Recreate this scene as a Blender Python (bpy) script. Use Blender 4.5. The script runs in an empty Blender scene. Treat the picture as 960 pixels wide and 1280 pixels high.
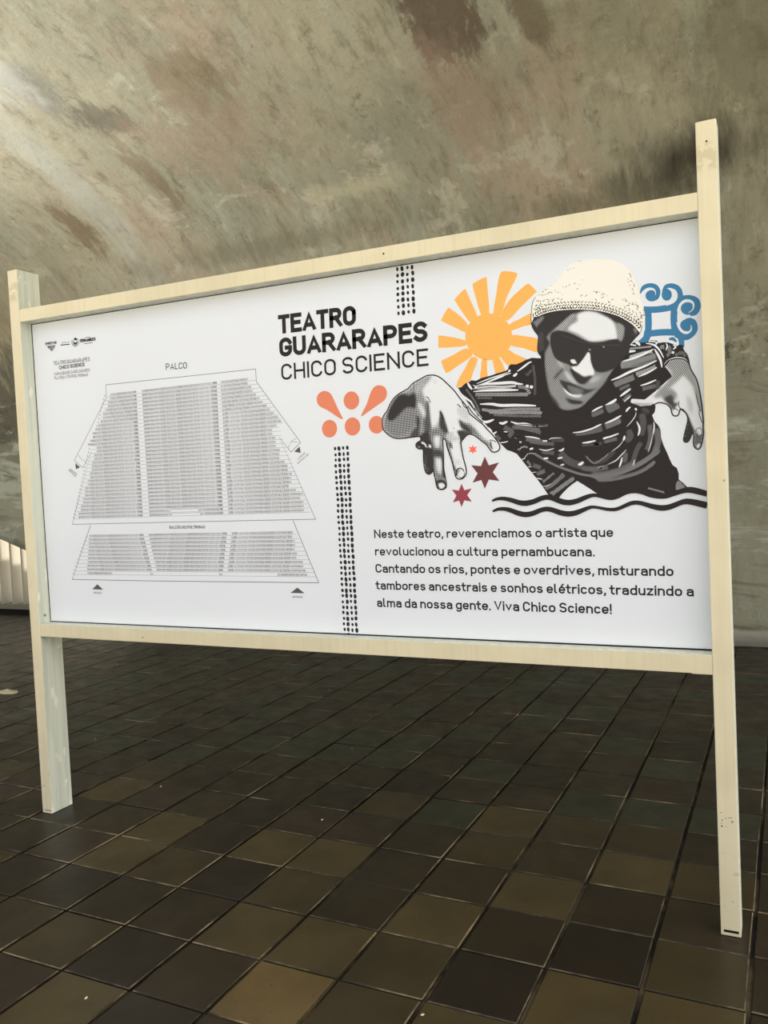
import bpy, math, random
import numpy as np
from mathutils import Vector, Matrix
from mathutils.geometry import delaunay_2d_cdt

scene = bpy.context.scene
COL = scene.collection

# ------------------------------------------------------------------ camera
# World frame: X runs along the notice board, Y away from the viewer, Z up.
CAM = np.array([2.8408, -2.4666, 1.3381])
RT = np.array([0.90151, 0.43015, -0.04795]); RT /= np.linalg.norm(RT)
FW = np.array([-0.43210, 0.90087, -0.04150]); FW -= RT * (FW @ RT); FW /= np.linalg.norm(FW)
UP = np.cross(RT, FW)
FPX = 1041.124
cam_data = bpy.data.cameras.new('camera')
cam = bpy.data.objects.new('camera', cam_data)
COL.objects.link(cam)
m = Matrix.Identity(4)
for i in range(3):
    m[i][0] = RT[i]; m[i][1] = UP[i]; m[i][2] = -FW[i]; m[i][3] = CAM[i]
cam.matrix_world = m
cam_data.sensor_fit = 'VERTICAL'
cam_data.sensor_height = 24.0
cam_data.lens = 24.0 * FPX / 1280.0
cam_data.clip_end = 300
scene.camera = cam

# ------------------------------------------------------------------ world, sun, exposure
world = bpy.data.worlds.new('sky')
scene.world = world
world.use_nodes = True
wn = world.node_tree.nodes; wl = world.node_tree.links
wbg = wn['Background']
sky = wn.new('ShaderNodeTexSky')
sky.sky_type = 'NISHITA'
sky.sun_disc = False
sky.sun_elevation = math.radians(58)
sky.sun_rotation = math.radians(100)
sky.air_density = 1.6
sky.dust_density = 5.0
hsv = wn.new('ShaderNodeHueSaturation'); hsv.inputs['Saturation'].default_value = 0.42
wl.new(sky.outputs[0], hsv.inputs['Color'])
wl.new(hsv.outputs[0], wbg.inputs['Color'])
wbg.inputs['Strength'].default_value = 0.21

sun_data = bpy.data.lights.new('sun', 'SUN')
sun_data.energy = 10.0
sun_data.angle = math.radians(2)
sun_data.color = (1.0, 0.975, 0.93)
sun = bpy.data.objects.new('sun', sun_data)
COL.objects.link(sun)
sun.rotation_euler = Vector((0.28, -0.03, 0.95)).to_track_quat('Z', 'Y').to_euler()

# unseen fill lamp, added to brighten the left part of the vault
fill_data = bpy.data.lights.new('ceiling_fill', 'AREA')
fill_data.shape = 'RECTANGLE'; fill_data.size = 2.5; fill_data.size_y = 1.2
fill_data.energy = 44
fill_data.spread = math.radians(50)
fill_data.color = (0.95, 0.98, 1.0)
fill_lamp = bpy.data.objects.new('ceiling_fill', fill_data)
COL.objects.link(fill_lamp)
fill_lamp.location = (-6.5, -1.5, 0.6)
fill_lamp.rotation_euler = (Vector((-1.9, 1.5, 4.3)) - fill_lamp.location).to_track_quat('-Z', 'Y').to_euler()

scene.view_settings.view_transform = 'Standard'
scene.view_settings.look = 'None'
scene.view_settings.gamma = 1
scene.view_settings.use_curve_mapping = False
scene.view_settings.exposure = 0.62

rng = random.Random(7)

# ------------------------------------------------------------------ small helpers
def srgb(r, g, b, a=1.0):
    def f(c):
        c /= 255.0
        return c / 12.92 if c <= 0.04045 else ((c + 0.055) / 1.055) ** 2.4
    return (f(r), f(g), f(b), a)


def obj(name, mesh, mat=None, parent=None):
    o = bpy.data.objects.new(name, mesh)
    COL.objects.link(o)
    if mat is not None and not mesh.materials:
        mesh.materials.append(mat)
    if parent is not None:
        o.parent = parent
    return o


def mesh_from(name, verts, faces, smooth=False):
    me = bpy.data.meshes.new(name)
    me.from_pydata([tuple(v) for v in verts], [], faces)
    me.update()
    if smooth:
        me.polygons.foreach_set('use_smooth', [True] * len(me.polygons))
    return me


def prism(name, front, y0, y1):
    """closed slab: outline in (x, z), extruded from y0 to y1"""
    n = len(front)
    v = [(x, y0, z) for x, z in front] + [(x, y1, z) for x, z in front]
    f = [tuple(range(n)), tuple(range(2 * n - 1, n - 1, -1))]
    f += [(i, i + n, (i + 1) % n + n, (i + 1) % n) for i in range(n)]
    return mesh_from(name, v, f)


def box(name, x0, x1, y0, y1, z0, z1):
    return prism(name, [(x0, z0), (x1, z0), (x1, z1), (x0, z1)], y0, y1)


def bevel(o, w, seg=2):
    b = o.modifiers.new('bevel', 'BEVEL')
    b.width = w; b.segments = seg; b.limit_method = 'ANGLE'; b.angle_limit = math.radians(40)
    return o


class NT:
    def __init__(self, name, rough=0.6, spec=0.5):
        self.m = bpy.data.materials.new(name); self.m.use_nodes = True
        self.n = self.m.node_tree.nodes; self.l = self.m.node_tree.links
        self.b = self.n['Principled BSDF']
        self.b.inputs['Roughness'].default_value = rough
        self.b.inputs['Specular IOR Level'].default_value = spec

    def node(self, t, **kw):
        nd = self.n.new(t)
        for k, v in kw.items():
            if k.startswith('_'):
                setattr(nd, k[1:], v)
        return nd

    def sock(self, s, v):
        if isinstance(v, bpy.types.NodeSocket):
            self.l.new(v, s)
        elif v is not None:
            s.default_value = v

    def math(self, op, a, b=None, clamp=False):
        nd = self.n.new('ShaderNodeMath'); nd.operation = op; nd.use_clamp = clamp
        self.sock(nd.inputs[0], a); self.sock(nd.inputs[1], b)
        return nd.outputs[0]

    def coord(self, which='Object'):
        return self.n.new('ShaderNodeTexCoord').outputs[which]

    def mapping(self, vec, loc=(0, 0, 0), rot=(0, 0, 0), scale=(1, 1, 1), kind='POINT'):
        nd = self.n.new('ShaderNodeMapping'); nd.vector_type = kind
        self.l.new(vec, nd.inputs['Vector'])
        nd.inputs['Location'].default_value = loc
        nd.inputs['Rotation'].default_value = rot
        nd.inputs['Scale'].default_value = scale
        return nd.outputs[0]

    def noise(self, vec, scale, detail=4, rough=0.55, dist=0.0):
        nd = self.n.new('ShaderNodeTexNoise')
        self.l.new(vec, nd.inputs['Vector'])
        nd.inputs['Scale'].default_value = scale
        nd.inputs['Detail'].default_value = detail
        nd.inputs['Roughness'].default_value = rough
        nd.inputs['Distortion'].default_value = dist
        return nd.outputs['Fac']

    def remap(self, v, a, b, c=0.0, d=1.0, smooth=True):
        nd = self.n.new('ShaderNodeMapRange')
        nd.interpolation_type = 'SMOOTHSTEP' if smooth else 'LINEAR'
        self.l.new(v, nd.inputs[0])
        for i, k in enumerate((a, b, c, d)):
            nd.inputs[i + 1].default_value = k
        return nd.outputs[0]

    def mix(self, fac, a, b, mode='MIX'):
        nd = self.n.new('ShaderNodeMix'); nd.data_type = 'RGBA'; nd.blend_type = mode
        self.sock(nd.inputs[0], fac); self.sock(nd.inputs[6], a); self.sock(nd.inputs[7], b)
        return nd.outputs[2]

    def base(self, c):
        self.sock(self.b.inputs['Base Color'], c); return self

    def bump(self, h, strength=0.3, dist=0.01):
        nd = self.n.new('ShaderNodeBump')
        self.l.new(h, nd.inputs['Height'])
        nd.inputs['Strength'].default_value = strength
        nd.inputs['Distance'].default_value = dist
        self.l.new(nd.outputs[0], self.b.inputs['Normal'])
        return self


# ------------------------------------------------------------------ materials
def plain(name, c, rough=0.6, spec=0.4):
    return NT(name, rough, spec).base(c).m


def make_paint():
    t = NT('cream_paint', 0.38, 0.45)
    co = t.coord()
    n1 = t.noise(co, 3.5, 3)
    streak = t.noise(t.mapping(co, scale=(60, 60, 1.5)), 1.0, 3)
    base = t.mix(t.remap(n1, 0.35, 0.7), srgb(224, 210, 176), srgb(214, 200, 166))
    base = t.mix(t.math('MULTIPLY', t.remap(streak, 0.45, 0.7), 0.25), base, srgb(203, 186, 146))
    # scuffs near the floor
    z = t.node('ShaderNodeSeparateXYZ'); t.l.new(co, z.inputs[0])
    low = t.remap(z.outputs['Z'], 0.05, 0.42, 1.0, 0.0)
    sc = t.noise(t.mapping(co, scale=(25, 25, 75)), 1.0, 4, 0.6)
    scm = t.math('MULTIPLY', t.remap(sc, 0.6, 0.68), low)
    base = t.mix(t.math('MULTIPLY', scm, 0.45), base, srgb(126, 112, 88))
    pale = t.noise(co, 22, 3, 0.6)
    base = t.mix(t.math('MULTIPLY', t.remap(pale, 0.66, 0.7), low), base, srgb(240, 234, 214))
    tape = t.math('MULTIPLY', t.remap(z.outputs['Z'], 2.12, 2.14), t.remap(z.outputs['Z'], 2.21, 2.195))
    tp = t.noise(t.mapping(co, scale=(1, 1, 1)), 38, 3, 0.6)
    base = t.mix(t.math('MULTIPLY', t.math('MULTIPLY', t.remap(tp, 0.42, 0.52), tape), 0.6), base, srgb(190, 174, 136))
    t.base(base)
    t.bump(t.noise(t.mapping(co, scale=(1, 1, 0.25)), 40, 3), 0.12, 0.003)
    return t.m


def make_side_paint():
    t = NT('pale_side_paint', 0.42, 0.45)
    co = t.coord()
    st = t.noise(t.mapping(co, scale=(40, 30, 1.2)), 1.0, 4, 0.6)
    c = t.mix(t.remap(st, 0.4, 0.65), srgb(214, 216, 198), srgb(198, 201, 184))
    z = t.node('ShaderNodeSeparateXYZ'); t.l.new(co, z.inputs[0])
    low = t.remap(z.outputs['Z'], 0.08, 0.35, 1.0, 0.0)
    c = t.mix(t.math('MULTIPLY', t.math('MULTIPLY', t.remap(t.noise(co, 30, 3), 0.62, 0.66), low), 0.7), c, srgb(246, 240, 220))
    ch = t.noise(t.mapping(co, scale=(30, 30, 14)), 1.0, 3)
    c = t.mix(t.math('MULTIPLY', t.remap(ch, 0.64, 0.68), 0.6), c, srgb(244, 240, 220))
    t.base(c)
    return t.m


def make_concrete():
    t = NT('stained_concrete', 0.62, 0.35)
    uv = t.coord('UV')          # metres along / up the surface
    ob = t.coord('Object')
    warp = t.node('ShaderNodeTexNoise'); t.l.new(ob, warp.inputs['Vector'])
    warp.inputs['Scale'].default_value = 0.8; warp.inputs['Detail'].default_value = 3
    wv = t.node('ShaderNodeVectorMath', _operation='SCALE'); t.l.new(warp.outputs['Color'], wv.inputs[0]); wv.inputs['Scale'].default_value = 0.35
    add = t.node('ShaderNodeVectorMath', _operation='ADD'); t.l.new(uv, add.inputs[0]); t.l.new(wv.outputs[0], add.inputs[1])
    w = add.outputs[0]
    big = t.noise(w, 0.55, 5, 0.6)
    mid = t.noise(w, 2.2, 8, 0.68, 0.3)
    streak = t.noise(t.mapping(w, rot=(0, 0, math.radians(6)), scale=(4.2, 1.0, 1)), 0.9, 8, 0.7)
    fine = t.noise(ob, 14, 8, 0.72)
    grit = t.noise(ob, 55, 6, 0.75)
    c = t.mix(t.remap(big, 0.38, 0.62), srgb(158, 154, 130), srgb(186, 177, 150))
    c = t.mix(t.math('MULTIPLY', t.remap(t.noise(w, 0.9, 6, 0.65), 0.48, 0.66), 0.6), c, srgb(188, 164, 140))   # pinkish cast
    c = t.mix(t.math('MULTIPLY', t.remap(streak, 0.46, 0.72), 0.75), c, srgb(176, 178, 156))
    c = t.mix(t.math('MULTIPLY', t.remap(mid, 0.53, 0.68), 0.5), c, srgb(134, 124, 98))
    c = t.mix(t.math('MULTIPLY', t.remap(mid, 0.44, 0.36), 0.7), c, srgb(204, 196, 172))
    c = t.mix(t.math('MULTIPLY', t.remap(fine, 0.56, 0.74), 0.5), c, srgb(118, 112, 90))
    c = t.mix(t.math('MULTIPLY', t.remap(fine, 0.4, 0.3), 0.5), c, srgb(184, 176, 154))
    c = t.mix(t.math('MULTIPLY', t.remap(grit, 0.62, 0.75), 0.35), c, srgb(72, 66, 54))
    dg = t.noise(t.mapping(uv, rot=(0, 0, math.radians(-3)), scale=(9, 2.6, 1)), 1.0, 8, 0.75)
    c = t.mix(t.math('MULTIPLY', t.remap(dg, 0.5, 0.64), 0.45), c, srgb(120, 112, 88))
    c = t.mix(t.math('MULTIPLY', t.remap(dg, 0.46, 0.34), 0.42), c, srgb(208, 202, 178))
    hair = t.noise(t.mapping(uv, scale=(70, 9, 1)), 1.0, 5, 0.7)
    c = t.mix(t.math('MULTIPLY', t.remap(hair, 0.56, 0.7), 0.25), c, srgb(100, 94, 74))
    spot = t.noise(t.mapping(w, scale=(4.5, 3.0, 1)), 1.6, 9, 0.78, 0.5)
    c = t.mix(t.math('MULTIPLY', t.remap(spot, 0.55, 0.64), 0.5), c, srgb(112, 100, 76))
    # stains, worn marks and some painted light and shade, placed in metres on the surface
    wn2 = t.noise(t.mapping(uv, scale=(3.4, 1.4, 1)), 1.3, 8, 0.72, 0.4)
    wn3 = t.noise(t.mapping(uv, scale=(14, 3, 1)), 1.2, 7, 0.72)
    for (cx, cy, rx, ry, ang, colr, amt, soft) in STAINS_AND_LIGHT:
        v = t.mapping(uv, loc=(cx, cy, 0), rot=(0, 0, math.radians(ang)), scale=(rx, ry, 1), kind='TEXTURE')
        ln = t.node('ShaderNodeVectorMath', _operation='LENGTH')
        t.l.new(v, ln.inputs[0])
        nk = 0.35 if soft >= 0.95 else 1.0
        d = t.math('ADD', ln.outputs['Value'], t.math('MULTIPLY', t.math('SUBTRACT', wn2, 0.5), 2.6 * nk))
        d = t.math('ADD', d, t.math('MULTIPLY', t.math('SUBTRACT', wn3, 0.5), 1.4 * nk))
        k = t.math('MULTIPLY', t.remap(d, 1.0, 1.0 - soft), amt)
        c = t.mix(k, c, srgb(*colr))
    pj = t.noise(ob, 3.0, 7, 0.7)
    c = t.mix(1.0, c, (0.74, 0.735, 0.725, 1), 'MULTIPLY')
    # horizontal pour joint and the rough band above it
    s = t.node('ShaderNodeSeparateXYZ'); t.l.new(uv, s.inputs[0])
    vv = t.math('ADD', s.outputs['Y'], t.math('MULTIPLY', t.math('SUBTRACT', pj, 0.5), 0.05))
    j = t.remap(t.math('ABSOLUTE', t.math('SUBTRACT', vv, 1.47)), 0.012, 0.003)
    c = t.mix(t.math('MULTIPLY', j, 0.6), c, srgb(70, 62, 48))
    band = t.math('MULTIPLY', t.remap(vv, 1.93, 1.97), t.remap(vv, 2.6, 2.2))
    pit = t.noise(ob, 9, 7, 0.75)
    c = t.mix(t.math('MULTIPLY', t.math('MULTIPLY', band, t.remap(pit, 0.5, 0.62)), 0.8), c, srgb(72, 66, 50))
    flake = t.noise(t.mapping(uv, scale=(2.0, 5.0, 1)), 2.2, 8, 0.75)
    c = t.mix(t.math('MULTIPLY', t.math('MULTIPLY', band, t.remap(flake, 0.56, 0.62)), 0.7), c, srgb(186, 178, 152))
    low = t.remap(vv, 1.93, 1.88)
    c = t.mix(t.math('MULTIPLY', low, 0.45), c, srgb(146, 144, 122))
    sm = t.noise(t.mapping(w, rot=(0, 0, math.radians(8)), scale=(1.0, 4.5, 1)), 1.1, 8, 0.7, 0.4)
    c = t.mix(t.math('MULTIPLY', t.math('MULTIPLY', low, t.remap(sm, 0.5, 0.62)), 0.7), c, srgb(186, 188, 168))
    c = t.mix(t.math('MULTIPLY', t.math('MULTIPLY', low, t.remap(sm, 0.45, 0.36)), 0.7), c, srgb(116, 110, 86))
    foot = t.remap(vv, 0.13, 0.09)
    c = t.mix(t.math('MULTIPLY', foot, 0.85), c, srgb(206, 200, 178))
    t.base(c)
    h = t.math('ADD', t.math('MULTIPLY', fine, 0.6), t.math('MULTIPLY', mid, 1.0))
    h = t.math('ADD', h, t.math('MULTIPLY', grit, 0.25))
    t.bump(h, 0.35, 0.02)
    return t.m


def make_tile(name, c0, c1, speck):
    t = NT(name, 0.34, 0.28)
    ob = t.coord('Object')
    geo = t.node('ShaderNodeNewGeometry').outputs['Position']
    n = t.noise(geo, 5, 3, 0.5)
    c = t.mix(t.remap(n, 0.3, 0.7), c0, c1)
    sp = t.noise(geo, 190, 1, 0.4)
    c = t.mix(t.math('MULTIPLY', t.remap(sp, 0.68, 0.73), speck), c, srgb(14, 11, 7))
    bl = t.noise(geo, 70, 1, 0.4)
    c = t.mix(t.math('MULTIPLY', t.remap(bl, 0.74, 0.77), speck), c, srgb(14, 11, 8))
    dust = t.noise(geo, 2.2, 5, 0.6)
    c = t.mix(t.math('MULTIPLY', t.remap(dust, 0.5, 0.75), 0.05), c, srgb(120, 112, 92))
    t.base(c)
    t.l.new(t.remap(t.noise(geo, 9, 4), 0.3, 0.7, 0.3, 0.44), t.b.inputs['Roughness'])
    t.bump(t.noise(geo, 12, 2, 0.5), 0.06, 0.004)
    return t.m


def make_grout():
    t = NT('grout', 0.85, 0.2)
    geo = t.node('ShaderNodeNewGeometry').outputs['Position']
    t.base(t.mix(t.remap(t.noise(geo, 2.5, 6, 0.7), 0.46, 0.66), srgb(20, 16, 12), srgb(84, 74, 56)))
    return t.m


INK = srgb(38, 31, 31)
WHITE = srgb(226, 226, 227)


def make_vinyl():
    t = NT('printed_vinyl', 0.45, 0.35)
    ob = t.coord()
    t.base(t.mix(t.remap(t.noise(ob, 1.1, 2), 0.3, 0.7), srgb(226, 227, 231), srgb(223, 224, 228)))
    t.bump(t.noise(t.mapping(ob, scale=(1.5, 1, 7)), 1.6, 2), 0.08, 0.01)
    return t.m


def make_halftone(name, kind, period, lightc=WHITE):
    """ink screen: stripes or dots whose width follows the printed tone"""
    t = NT(name, 0.45, 0.35)
    ob = t.coord()
    at = t.node('ShaderNodeAttribute'); at.attribute_name = 'tone'
    s = t.node('ShaderNodeSeparateXYZ'); t.l.new(ob, s.inputs[0])
    k = 1.0 / period
    if kind == 'lines':
        ph = t.math('MULTIPLY', t.math('SUBTRACT', s.outputs['X'], t.math('MULTIPLY', s.outputs['Z'], 0.85)), k)
        tri = t.math('MULTIPLY', t.math('ABSOLUTE', t.math('SUBTRACT', t.math('FRACT', ph), 0.5)), 2.0)
    else:
        a = t.math('SINE', t.math('MULTIPLY', t.math('ADD', s.outputs['X'], s.outputs['Z']), 2 * math.pi * k * 0.7))
        b = t.math('SINE', t.math('MULTIPLY', t.math('SUBTRACT', s.outputs['X'], s.outputs['Z']), 2 * math.pi * k * 0.7))
        tri = t.math('ADD', t.math('MULTIPLY', t.math('MULTIPLY', a, b), 0.5), 0.5)
    tn = t.math('SUBTRACT', t.math('MULTIPLY', at.outputs['Fac'], 1.3), 0.15)
    e = t.math('DIVIDE', t.math('SUBTRACT', tn, tri), 0.22)
    e = t.math('ADD', e, 0.5, True)
    t.base(t.mix(e, INK, lightc))
    return t.m

# stains, with a few patches of painted light and shade: (u, v, radius u, radius v, angle, colour, amount, softness)
STAINS_AND_LIGHT = [
    (-4.9, 2.2, 1.3, 1.0, 20, (84, 80, 62), 0.8, 0.6),
    (-4.2, 3.3, 1.6, 0.35, 20, (168, 156, 122), 0.5, 0.6),
    (-5.0, 1.15, 1.6, 0.22, -18, (180, 174, 150), 0.7, 0.6),
    (1.12, 4.95, 0.27, 0.5, 8, (104, 88, 70), 0.85, 0.4),
    (-2.62, 3.98, 0.17, 0.42, 4, (122, 100, 66), 0.75, 0.5),
    (-1.5, 4.25, 0.16, 0.55, 4, (120, 102, 74), 0.6, 0.6),
    (-1.45, 4.9, 0.3, 0.2, -15, (92, 82, 72), 0.6, 0.6),
    (-0.6, 4.95, 0.35, 0.45, 0, (134, 110, 78), 0.5, 0.7),
    (-1.75, 5.3, 0.2, 0.35, 0, (110, 104, 96), 0.5, 0.6),
    (1.0, 4.2, 0.4, 0.7, 0, (180, 150, 128), 0.5, 0.8),
    (-0.9, 4.5, 0.9, 0.5, 0, (178, 152, 128), 0.5, 0.8),
    (1.6, 4.75, 0.1, 0.3, 10, (110, 90, 68), 0.7, 0.5),
    (0.0, 3.78, 0.6, 0.13, 0, (206, 196, 164), 0.6, 0.7),
    (-2.25, 4.5, 0.25, 1.4, 0, (196, 194, 180), 0.6, 0.8),  # pale streak: beam of light on the vault, painted into the colour
    (-1.9, 5.6, 0.3, 0.6, 0, (206, 206, 196), 0.6, 0.8),  # bright glow at the upper left, painted in
    (2.0, 3.32, 0.8, 0.2, 0, (104, 96, 72), 0.6, 0.9),
    (-0.9, 3.45, 1.9, 0.16, 0, (120, 112, 88), 0.5, 0.8),
    (2.75, 4.1, 0.6, 1.0, 0, (122, 118, 94), 0.55, 0.9),
    (2.0, 4.6, 0.5, 0.8, 0, (140, 136, 110), 0.45, 0.9),
    (2.4, 3.5, 0.62, 0.34, 8, (58, 52, 38), 0.95, 1.0),  # soft shade behind the right post top, painted as dark colour
]

M_PAINT = make_paint()
M_SIDE = make_side_paint()
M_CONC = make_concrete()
M_VINYL = make_vinyl()
M_GROUT = make_grout()
M_INK = plain('black_ink', INK, 0.5, 0.22)
M_GREYINK = plain('grey_ink', srgb(84, 76, 74), 0.45, 0.35)
M_SEATINK = plain('seat_ink', srgb(108, 99, 99), 0.45, 0.35)
M_PAPER = plain('white_print', WHITE, 0.45, 0.35)
M_HAT = plain('cream_print', srgb(238, 232, 220), 0.45, 0.35)
M_SUN = plain('orange_print', srgb(250, 176, 86), 0.45, 0.35)
M_CORAL = plain('coral_print', srgb(226, 128, 94), 0.45, 0.35)
M_BLUE = plain('blue_print', srgb(50, 118, 160), 0.45, 0.35)
M_MAROON = plain('maroon_print', srgb(104, 50, 50), 0.45, 0.35)
M_CRIMSON = plain('crimson_print', srgb(148, 56, 66), 0.45, 0.35)
M_RED = plain('red_print', srgb(255, 104, 88), 0.45, 0.35)
M_LINES = make_halftone('hatched_ink', 'lines', 0.0062)
M_DOTS = make_halftone('dotted_ink', 'dots', 0.0056)
M_DARK = plain('dark_gap', srgb(24, 20, 18), 0.7, 0.2)
M_STEEL = plain('screw_metal', srgb(150, 148, 140), 0.35, 0.5)
M_STEEL.node_tree.nodes['Principled BSDF'].inputs['Metallic'].default_value = 0.8

# ------------------------------------------------------------------ floor of square quarry tiles
T = 0.25
GX, GY, GROT = 1.4854, -0.0753, -0.00783
ca, sa = math.cos(GROT), math.sin(GROT)
floor_v = [(-60, -60, -0.012), (60, -60, -0.012), (60, 60, -0.012), (-60, 60, -0.012)]
floor = obj('floor', mesh_from('floor', [(-9.5, -4.3, -0.009), (7.5, -4.3, -0.009), (7.5, 4.3, -0.009), (-9.5, 4.3, -0.009)], [(0, 1, 2, 3)]), M_GROUT)
floor['kind'] = 'structure'

TCOL = [  # glaze shades from near black to olive
    ((20, 14, 8), (26, 19, 11), 0.5), ((27, 20, 11), (34, 26, 15), 0.6), ((33, 25, 14), (41, 32, 18), 0.7),
    ((40, 33, 18), (49, 40, 22), 0.9), ((53, 44, 24), (63, 53, 30), 1.0), ((76, 62, 35), (88, 72, 42), 1.0),
    ((30, 32, 22), (38, 40, 28), 0.4), ((32, 23, 16), (40, 30, 20), 0.5)]
TMAT = [make_tile('tile_glaze', srgb(*a), srgb(*b), s) for a, b, s in TCOL]
SHADE = {(-1, -1): 4, (0, -1): 1, (-1, 0): 3, (0, 0): 1, (-2, 0): 0, (-1, 1): 4, (0, 1): 4, (-2, 1): 1, (-3, 1): 1, (-1, 2): 2,
         (0, 2): 5, (1, 2): 3, (-2, 3): 4, (-3, 2): 3, (-2, 2): 0, (1, 0): 4, (2, 0): 1, (3, 0): 0, (4, 0): 3, (5, 0): 1,
         (1, 1): 3, (2, 1): 0, (3, 1): 4, (4, 1): 4, (1, -1): 2, (2, -1): 4, (3, -1): 1, (4, -1): 2, (1, -2): 3,
         (2, -2): 2, (3, -2): 4, (4, -2): 3, (1, -3): 4, (2, -3): 3, (3, -3): 3, (4, -3): 1, (0, -2): 1, (-1, -2): 7,
         (0, -3): 6, (5, -1): 2, (5, -2): 1, (0, 3): 2, (-1, 3): 1, (1, 3): 4, (2, 2): 4, (3, 2): 3}


def tile_shade(a, r):
    if (a, r) in SHADE:
        return SHADE[(a, r)]
    q = rng.random()
    if r < -3:
        return (6 if q < .3 else 1 if q < .55 else 2 if q < .7 else 7 if q < .85 else 0)
    return int(q * 5) if q < .9 else 7


def tile_geo(wx, wy, hgt=0.011, c=0.003):
    """bevelled tile, top centre at the origin; the worn bevels are the last faces"""
    ax, ay, bx_, by_ = wx / 2, wy / 2, wx / 2 - c, wy / 2 - c * 0.8
    v = [(-ax, -ay, -hgt), (ax, -ay, -hgt), (ax, ay, -hgt), (-ax, ay, -hgt), (-ax, -ay, -c), (ax, -ay, -c), (ax, ay, -c), (-ax, ay, -c),
         (-bx_, -by_, 0), (bx_, -by_, 0), (bx_, by_, 0), (-bx_, by_, 0)]
    f = [(8, 9, 10, 11)]
    for i in range(4):
        f.append((i, (i + 1) % 4, (i + 1) % 4 + 4, i + 4))
    for i in range(4):
        f.append((i + 4, (i + 1) % 4 + 4, (i + 1) % 4 + 8, i + 8))
    return v, f


def make_rim():
    t = NT('worn_tile_edge', 0.6, 0.3)
    geo = t.node('ShaderNodeNewGeometry').outputs['Position']
    t.base(t.mix(t.remap(t.noise(geo, 3.0, 5, 0.7), 0.45, 0.68), srgb(38, 31, 20), srgb(128, 114, 86)))
    return t.m


M_RIM = make_rim()
tv, tf = tile_geo(T - 0.0115, T - 0.0065)
tmesh = []
for k, mt in enumerate(TMAT):
    me = mesh_from('tile', tv, tf); me.materials.append(mt); me.materials.append(M_RIM)
    me.polygons[5].material_index = 1; me.polygons[6].material_index = 1      # near and right bevels
    tmesh.append(me)


def project(p):
    d = np.array(p) - CAM
    w = d @ FW
    if w < 0.15:
        return None
    return 480 + FPX * (d @ RT) / w, 640 - FPX * (d @ UP) / w, w


cells = []
for a in range(-45, 26):
    for r in range(-17, 22):
        cx = GX + ca * (a + .5) * T + sa * (r + .5) * T
        cy = GY + sa * (a + .5) * T - ca * (r + .5) * T
        if cy > 4.035 - T / 2 + 0.09 and cx > -2.4: continue
        if cy > 4.22 or cx < -9.4 or cx > 7.4 or cy < -4.2: continue
        q = project((cx, cy, 0))
        area = 0
        if q and -60 < q[0] < 1020 and q[1] < 1400:
            cs = [project((cx + sx * T / 2, cy + sy * T / 2, 0)) for sx, sy in ((-1, -1), (1, -1), (1, 1), (-1, 1))]
            if all(cs):
                area = abs(sum(cs[i][0] * cs[(i + 1) % 4][1] - cs[(i + 1) % 4][0] * cs[i][1] for i in range(4))) / 2
                xs = [c[0] for c in cs]; ys = [c[1] for c in cs]
                if max(xs) < 0 or min(xs) > 960 or min(ys) > 1280: area = 0
                # hidden behind the board
                if cy > 0.1 and q[1] < 800 and 40 < q[0] < 890: area = 0
        cells.append((area, a, r, cx, cy))
cells.sort(key=lambda c: -c[0])
rv, rf, rm = [], [], []
n_single = 0
for area, a, r, cx, cy in cells:
    k = tile_shade(a, r)
    z = rng.uniform(-0.0012, 0.0008)
    tx, ty = rng.uniform(-.004, .004), rng.uniform(-.004, .004)
    dx, dy = rng.uniform(-.0012, .0012), rng.uniform(-.0012, .0012)
    rz = GROT + rng.uniform(-.004, .004)
    if n_single < 300 and area > 0:
        o = bpy.data.objects.new('tile', tmesh[k]); COL.objects.link(o)
        o.parent = floor
        o.location = (cx + dx, cy + dy, z); o.rotation_euler = (tx, ty, rz)
        n_single += 1
    else:
        b0 = len(rv)
        c_, s_ = math.cos(rz), math.sin(rz)
        for x, y, zz in tv:
            rv.append((cx + dx + c_ * x - s_ * y, cy + dy + s_ * x + c_ * y, z + zz - tx * 0 + ty * x + tx * y))
        for fi, f in enumerate(tf):
            rf.append(tuple(i + b0 for i in f)); rm.append(8 if fi in (5, 6) else k)
me = mesh_from('far_tiles', rv, rf)
for mt in TMAT + [M_RIM]: me.materials.append(mt)
me.polygons.foreach_set('material_index', rm)
far = obj('tile_field', me, None, floor)
far['kind'] = 'stuff'

# pale pavement outside the covered hall, in the open
t = NT('pavement', 0.8, 0.2)
t.base(t.mix(t.remap(t.noise(t.coord(), 0.8, 5), 0.35, 0.65), srgb(186, 182, 168), srgb(160, 156, 142)))
pv = obj('ground', mesh_from('ground', [(-50, -50, -0.03), (50, -50, -0.03), (50, 50, -0.03), (-50, 50, -0.03)], [(0, 1, 2, 3)]), t.m)
pv['kind'] = 'structure'

# ------------------------------------------------------------------ concrete wall that curves over into the ceiling
Y0, V0, RAD, ANG = 4.035, 1.9, 2.0, math.radians(68)


def prof(v):
    if v < V0: return Y0, v
    a = (v - V0) / RAD
    if a < ANG: return Y0 - RAD * (1 - math.cos(a)), V0 + RAD * math.sin(a)
    s = v - V0 - RAD * ANG
    return (Y0 - RAD * (1 - math.cos(ANG)) - s * math.sin(ANG), V0 + RAD * math.sin(ANG) + s * math.cos(ANG))


def edge_z(x):
    return max(-0.02, 0.709 - 0.337 * (x + 4.588)) if x > -9 else 2.2


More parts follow.
